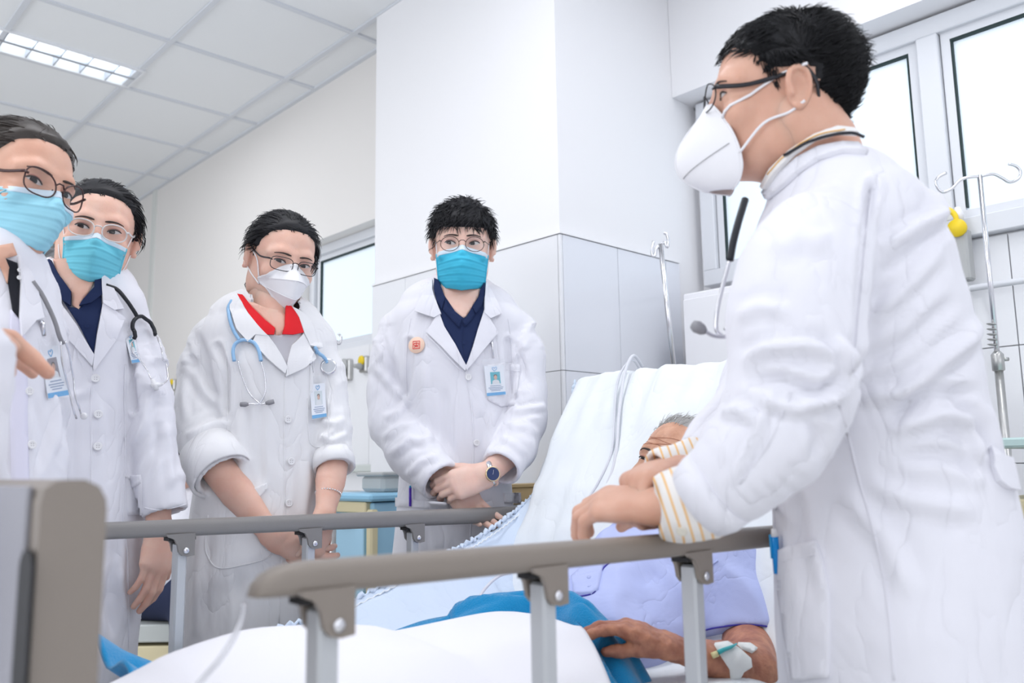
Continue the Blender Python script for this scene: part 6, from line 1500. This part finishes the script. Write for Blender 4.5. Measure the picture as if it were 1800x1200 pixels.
    a = a+n*.008; u = RC@np.array([-.08, .995, 0]); MB().tube([a-u*.03, a+u*.020], .0052, 10).build('barrel', mat('pen_blue', (.0, .28, .75), .25), p, True); MB().tube([a+u*.020, a+u*.030], [.0052, .0035], 10).build('cap', M_BUTTON, p, True); MB().tube([a+n*.006+u*.022, a+n*.006-u*.01], .0014, 6).build('pen_clip', M_BLUE, p, True)
    legs(per, coat.torso_args[0][-1][:2], .09, (-RH[0]*.95+GF[0]*.3, -RH[1]*.95+GF[1]*.3, 0))
doctor()

# ================================================================== THINGS AROUND THE ROOM
def iv_pole(label, x, ytop, ybot, g, hooks, zbase=None, xb=None, r=.0065, clamp=None):
    top = P(x, ytop, g); bot = P(xb, ybot, g) if xb else None
    d = (bot-top)/np.linalg.norm(bot-top) if xb else np.array([0, 0, -1.]); k = (top[2]-.06)/-d[2]; foot = top+d*k
    t = thing('drip_stand', label, 'drip stand', (foot[0], foot[1], 0))
    mid = top+d*(top[2]-1.25)/-d[2] if top[2] > 1.3 else top*.5+foot*.5
    MB().tube([top, mid], r, 12).build('pole', M_SILVER, t, True); MB().tube([mid, foot], r*1.6, 12).build('lower_pole', M_STEEL, t, True)
    mb = MB(); mb.lathe([(r*1.7, -.03), (r*2.3, -.028), (r*2.3, .012), (r*1.3, .02)], mid, -d, 14); mb.tube([mid+RH*r*2, mid+RH*(r*2+.014)], .005, 8); mb.build('height_clamp', M_STEEL, t, True)
    if clamp:
        cl = MB()
        for i in range(5): cl.lathe([(r*1.3, -.0015), (r*1.9, 0), (r*1.3, .0015)], P(clamp[0]+i*.4, clamp[1]+i*9, g), (-d+RH*.25), 12)
        cl.build('spring', M_STEEL, t, True)
    for h in hooks: MB().tube(smooth_path([P(a, b_, g) for a, b_ in h], 6), r*.62, 8).build('hook', M_SILVER, t, True)
    for a in range(5):
        a_ = a*2*math.pi/5; e = np.array([foot[0]+.24*math.cos(a_), foot[1]+.24*math.sin(a_), .055])
        MB().tube([foot, e], [.013, .010], 8).build('leg', M_STEEL, t, True); MB().lathe([(.01, -.009), (.024, -.009), (.024, .009), (.01, .009)], e-[0, 0, .03], (-math.sin(a_), math.cos(a_), 0), 14).build('castor', M_BRKT_IN, t, True)
iv_pole('chrome drip stand with curled hooks behind the leaning doctor', 1722, 308, 800, 2.15, [[(1723, 310), (1700, 312), (1686, 318), (1672, 332), (1655, 337), (1645, 322), (1650, 311), (1663, 304)], [(1723, 310), (1745, 306), (1760, 312), (1775, 320), (1790, 314), (1794, 302), (1786, 292), (1773, 288)]], clamp=(1743, 570))
iv_pole('slim drip stand with two small hooks behind the raised bed back', 1161, 429, 632, 2.42, [[(1161, 430), (1154, 436), (1152, 447), (1148, 450), (1146, 440), (1149, 424)], [(1161, 430), (1168, 426), (1173, 434), (1175, 422), (1172, 412), (1167, 409)]], xb=1183, r=.0075)
iv_pole('short grey drip stand between the two students in front of the window', 590, 598, 700, 2.62, [[(591, 600), (585, 608), (583, 600), (586, 594)], [(591, 600), (597, 604), (600, 593), (595, 586)]], r=.0065)
def gas_outlet(label, x, y, X, cols, s=1.):
    c = PX(x, y, X-.03); t = thing('gas_outlet', label, 'gas outlet', c)
    MB().box(c+[.012, 0, 0], (.03, .075*s, .10*s), bev=.006).build('wall_box', M_STEEL, t); MB().lathe([(.020*s, 0), (.020*s, .02), (.013*s, .028), (.013*s, .04)], c-[.003, 0, .01], (-1, 0, 0), 18).build('socket', M_GREYP, t, True)
    MB().lathe([(.030*s, 0), (.031*s, .006), (.020*s, .010)], c-[.003, 0, -.022*s], (-1, 0, 0), 20).build('colour_ring', cols, t, True)
gas_outlet('grey gas outlet with a knob beside the short drip stand', 606, 650, XB, M_GREYP, 1.)
gas_outlet('gas outlet with a yellow label near the pillar behind the students', 637, 640, XB, M_YEL, .75)
gas_outlet('green gas outlet visible between the two women students', 301, 702, XB, M_GREEN, .8)
gas_outlet('yellow gas outlet above the green one between the women students', 303, 676, XB, M_YEL, .7)
def suction_gauge():
    c = PX(1690, 415, XWIN-.05); t = thing('suction_regulator', 'yellow and white vacuum regulator on the wall behind the doctor', 'regulator', c)
    MB().box(c-[0, 0, .06], (.05, .045, .16), bev=.006).build('body_block', M_GREYP, t)
    MB().lathe([(.026, 0), (.028, .012), (.026, .02)], c+[-.02, 0, .02], (-1, 0, 0), 24).build('dial', M_YEL, t, True)
    A = np.linspace(0, 1.6*math.pi, 22); ctr = c+[-.03, .045, .045]
    MB().tube([ctr+np.array([0, .045*math.cos(a), .045*math.sin(a)]) for a in A], .008, 8).build('yellow_hose', M_YEL, t, True)
    MB().lathe([(.014, 0), (.016, .02), (.008, .045)], c+[-.01, -.0, .045], (0, 0, 1), 16).build('flow_cap', M_BUTTON, t, True)
    MB().tube(smooth_path([c-[.01, 0, .14], c-[.03, .02, .25], c-[.02, .01, .4]], 6), .007, 8).build('drain_tube', M_GREYP, t, True)
suction_gauge()
# rails along the walls
pA, pB = PX(1690, 505, XWIN-.06), PX(1800, 497, XWIN-.06)
t = thing('equipment_rail', 'white equipment rail on the tiled wall behind the doctor', 'wall rail', (XWIN-.06, pB[1], pA[2])); MB().tube([(XWIN-.06, pB[1]-.5, (pA[2]+pB[2])/2), (XWIN-.06, pA[1]+.25, (pA[2]+pB[2])/2)], .010, 10).build('bar', M_FRAME, t, True)
for y in (pB[1]-.4, pB[1]+.3): MB().box((XWIN-.032, y, (pA[2]+pB[2])/2), (.06, .02, .02)).build('bracket', M_FRAME, t)
z = PX(635, 823, XB-.05)[2]; y0, y1 = PX(655, 823, XB-.05)[1], PX(560, 823, XB-.05)[1]
t = thing('equipment_rail', 'grey bumper rail on the wall above the blue bedside cabinet', 'wall rail', (XB-.04, y0, z)); MB().box((XB-.04, (y0+y1)/2, z), (.02, y1-y0, .035), bev=.006).build('bar', mat('rail_grey_paint', (.62, .66, .64), .5), t)
for y in (y0+.1, y1-.1): MB().box((XB-.02, y, z), (.03, .02, .02)).build('bracket', M_STEEL, t)
# blue bedside cabinet
def cabinet():
    X = XB-.60; a = PX(587, 868, X); b_ = PX(653, 866, X); zt = (a[2]+b_[2])/2; ya, yb = b_[1], a[1]+.04; w = yb-ya
    t = thing('bedside_cabinet', 'pale blue bedside cabinet with cream edges behind the students', 'cabinet', (X+.22, (ya+yb)/2, 0))
    MB().box((X+.195, (ya+yb)/2, zt/2-.01), (.36, w-.02, zt-.04), bev=.004).build('carcass', M_BLUEP, t)
    MB().box((X+.19, (ya+yb)/2, zt-.012), (.40, w+.02, .026), bev=.008).build('top', M_BLUEP2, t)
    for y in (ya+.012, yb-.012): MB().box((X+.012, y, zt/2-.02), (.03, .032, zt-.06), bev=.006).build('cream_edge', M_CREAM, t)
    MB().box((X+.012, (ya+yb)/2, zt-.045), (.03, w-.06, .036), bev=.004).build('cream_edge', M_CREAM, t)
    for k, (z0, z1) in enumerate(((zt-.26, zt-.07), (.12, zt-.28))):
        d = MB().box((X+.006, (ya+yb)/2, (z0+z1)/2), (.02, w-.08, z1-z0), bev=.003).build('drawer_front' if k == 0 else 'door_panel', mat('blue_panel', (.42, .68, .86), .4), t)
        MB().tube([(X-.012, (ya+yb)/2-.05, z1-.03), (X-.02, (ya+yb)/2, z1-.03), (X-.012, (ya+yb)/2+.05, z1-.03)], .005, 8).build('handle', M_CREAM, d, True)
    b = thing('storage_box', 'clear grey plastic tub standing on the blue bedside cabinet', 'tub', (X+.2, (ya+yb)/2+.0, zt+.002)); MB().box((X+.2, (ya+yb)/2-.02, zt+.03), (.25, w*.5, .055), bev=.012).build('tub_body', mat('clear_tub', (.62, .66, .66), .3, alpha=.65), b)
    MB().box((X+.2, (ya+yb)/2-.02, zt+.062), (.27, w*.6, .014), bev=.004).build('tub_lid', M_GREYP, b)
cabinet()
# tan box behind the young man's elbow, white cabinet behind the bed
c = PX(905, 858, XP-.16); MBb = thing('cardboard_box', 'tan box standing beside the pillar behind the young man\'s elbow', 'box', (XP-.15, c[1], 0))
tb = MB(); tb.box((XP-.13, c[1], c[2]-.02), (.2, .12, .05), bev=.003); tb.build('box_body', M_WOODB, MBb); MB().box((XP-.13, c[1], c[2]+.009), (.21, .13, .008)).build('box_lid', M_WOODB, MBb)
MB().box((XP-.13, c[1], (c[2]-.047)/2), (.18, .11, c[2]-.047), bev=.004).build('stand', M_FRAME, MBb)
XC = 2.45; a = PX(1197, 514, XC); b_ = PX(1290, 503, XC); zt = a[2]; yb = a[1]
wc = thing('white_cabinet', 'tall white metal cabinet behind the head of the bed', 'cabinet', (XC+.12, yb-.35, 0))
MB().box((XC+.13, yb-.35, zt/2), (.24, .70, zt-.01), bev=.005).build('carcass', mat('white_enamel', (.88, .88, .91), .35), wc)
for k in (0, 1):
    d = MB().box((XC-.004, yb-.18-.34*k, zt/2), (.018, .33, zt-.06), bev=.003).build('door', mat('white_enamel', (.88, .88, .91), .35), wc); MB().tube([(XC-.03, yb-.33-.04*k, zt*.6), (XC-.03, yb-.33-.04*k, zt*.6+.12)], .005, 8).build('handle', M_SILVER, d, True)
# right side: trolley edge
pz = PX(1785, 778, 2.0); 
tr = thing('equipment_trolley', 'pale green trolley top behind the doctor\'s back at the right edge', 'trolley', (2.15, pz[1]-.25, 0))
MB().box((2.15, pz[1]-.22, pz[2]), (.4, .6, .02), bev=.004).build('top', mat('trolley_green', (.55, .72, .70), .4), tr)
MB().box((2.15, pz[1]-.22, pz[2]-.25), (.38, .58, .018), bev=.004).build('shelf', mat('trolley_green', (.55, .72, .70), .4), tr)
MB().box((2.15, pz[1]-.22, pz[2]-.135), (.36, .56, .04), bev=.004).build('shelf_box', M_CREAM, tr)
for dx in (-.18, .18):
    for dy in (-.28, .28): MB().tube([(2.15+dx, pz[1]-.22+dy, pz[2]), (2.15+dx, pz[1]-.22+dy, .02)], .012, 10).build('leg', M_STEEL, tr, True)
# ---------------- companion sitting behind the students
def companion():
    g = 2.75; a = P(268, 1072, g); base = (a[0], a[1], 0); 
    st = thing('bench', 'grey bench with a cream edge behind the standing women', 'bench', (a[0], a[1], 0))
    zt = P(268, 1074, g)[2]; c = P(262, 1080, g); u = RH
    for z, th_, m_, dd in ((zt-.035, .05, mat('bench_grey', (.50, .53, .52), .5), .0), (zt-.095, .05, M_CREAM, -.0), (zt-.155, .045, M_WOODB, .01)): MB().box((c[0], c[1], z), (.8, .36+dd, th_), R=np.column_stack([RH, GF, [0, 0, 1]]), bev=.004).build('seat' if th_ == .05 and m_ is not M_CREAM else 'edge_board', m_, st)
    for s_ in (-.34, .34): MB().box(c*[1, 1, 0]+RH*s_+[0, 0, (zt-.17)/2], (.05, .3, zt-.18), R=np.column_stack([RH, GF, [0, 0, 1]])).build('leg', M_STEEL, st)
    per = Person('seated companion with black hair glimpsed between the two standing women', base)
    per.t['label'] = 'seated person in white and dark trousers glimpsed behind the two women'
    hp = P(300, 826, g+.0); H = Head(head_frame(306, 826, g, 70, -30, 10, 1.0), per.t); per.H = H; per.skin(H.w(HV), HQ); hair(H, 'back', .012, M_HAIR, hair_flow_back((0, -.13, -.05)), 700, .05, .0014, 71)
    f = Field(P(200, 1100, g)-.6, P(330, 860, g)+.6, .010); f.tube([P(298, 890, g), P(288, 950, g), P(262, 1025, g-.02)], [.12, .17, .17], 0, side=RH, rad2=[.09, .12, .13]); f.tube([P(325, 905, g-.05), P(322, 980, g-.1), P(285, 1020, g-.15)], [.05, .055, .05], .02)
    f.half((0, 0, zt), (0, 0, -1)); V, Q = f.mesh(); V = relax(V, Q, 2); N = normals(V, Q); V = V+N*(.006*ridged(V*9))[:, None]; mesh_obj('white_shirt', V, Q, M_COAT, per.t)
    f = Field(P(200, 1200, g)-.6, P(330, 1000, g)+.6, .011); q = np.array([0, 0, zt+.065]); c0 = P(255, 1040, g); c1 = P(320, 1045, g-.12)
    for d_ in (0, .16): f.tube([c0+GF*-d_*.3, c1+GF*-d_*.3+RH*.05, np.array([*(c1+RH*.09-GF*d_*.5)[:2], .10])], [.078, .068, .05], .02)
    V, Q = f.mesh(); V = relax(V, Q, 2); V[:, 2] = np.maximum(V[:, 2], .07); mesh_obj('dark_trousers', V, Q, M_DENIM, per.t)
    fx = c1+RH*.12; mesh_foot = Field(np.array([fx[0]-.25, fx[1]-.25, 0]), np.array([fx[0]+.25, fx[1]+.25, .15]), .008); mesh_foot.tube([np.array([*fx[:2], .045]), np.array([*(fx+RH*.16)[:2], .035])], [.042, .035], .01); V, Q = mesh_foot.mesh(); mesh_obj('shoe', V, Q, M_SHOE, per.t)
    per.skin(*flesh([([H.w([[0, -.02, -.08]])[0], P(298, 900, g), P(285, 960, g)], [.05, .07, .08])], .012)); per.finish(M_SKIN)
companion()
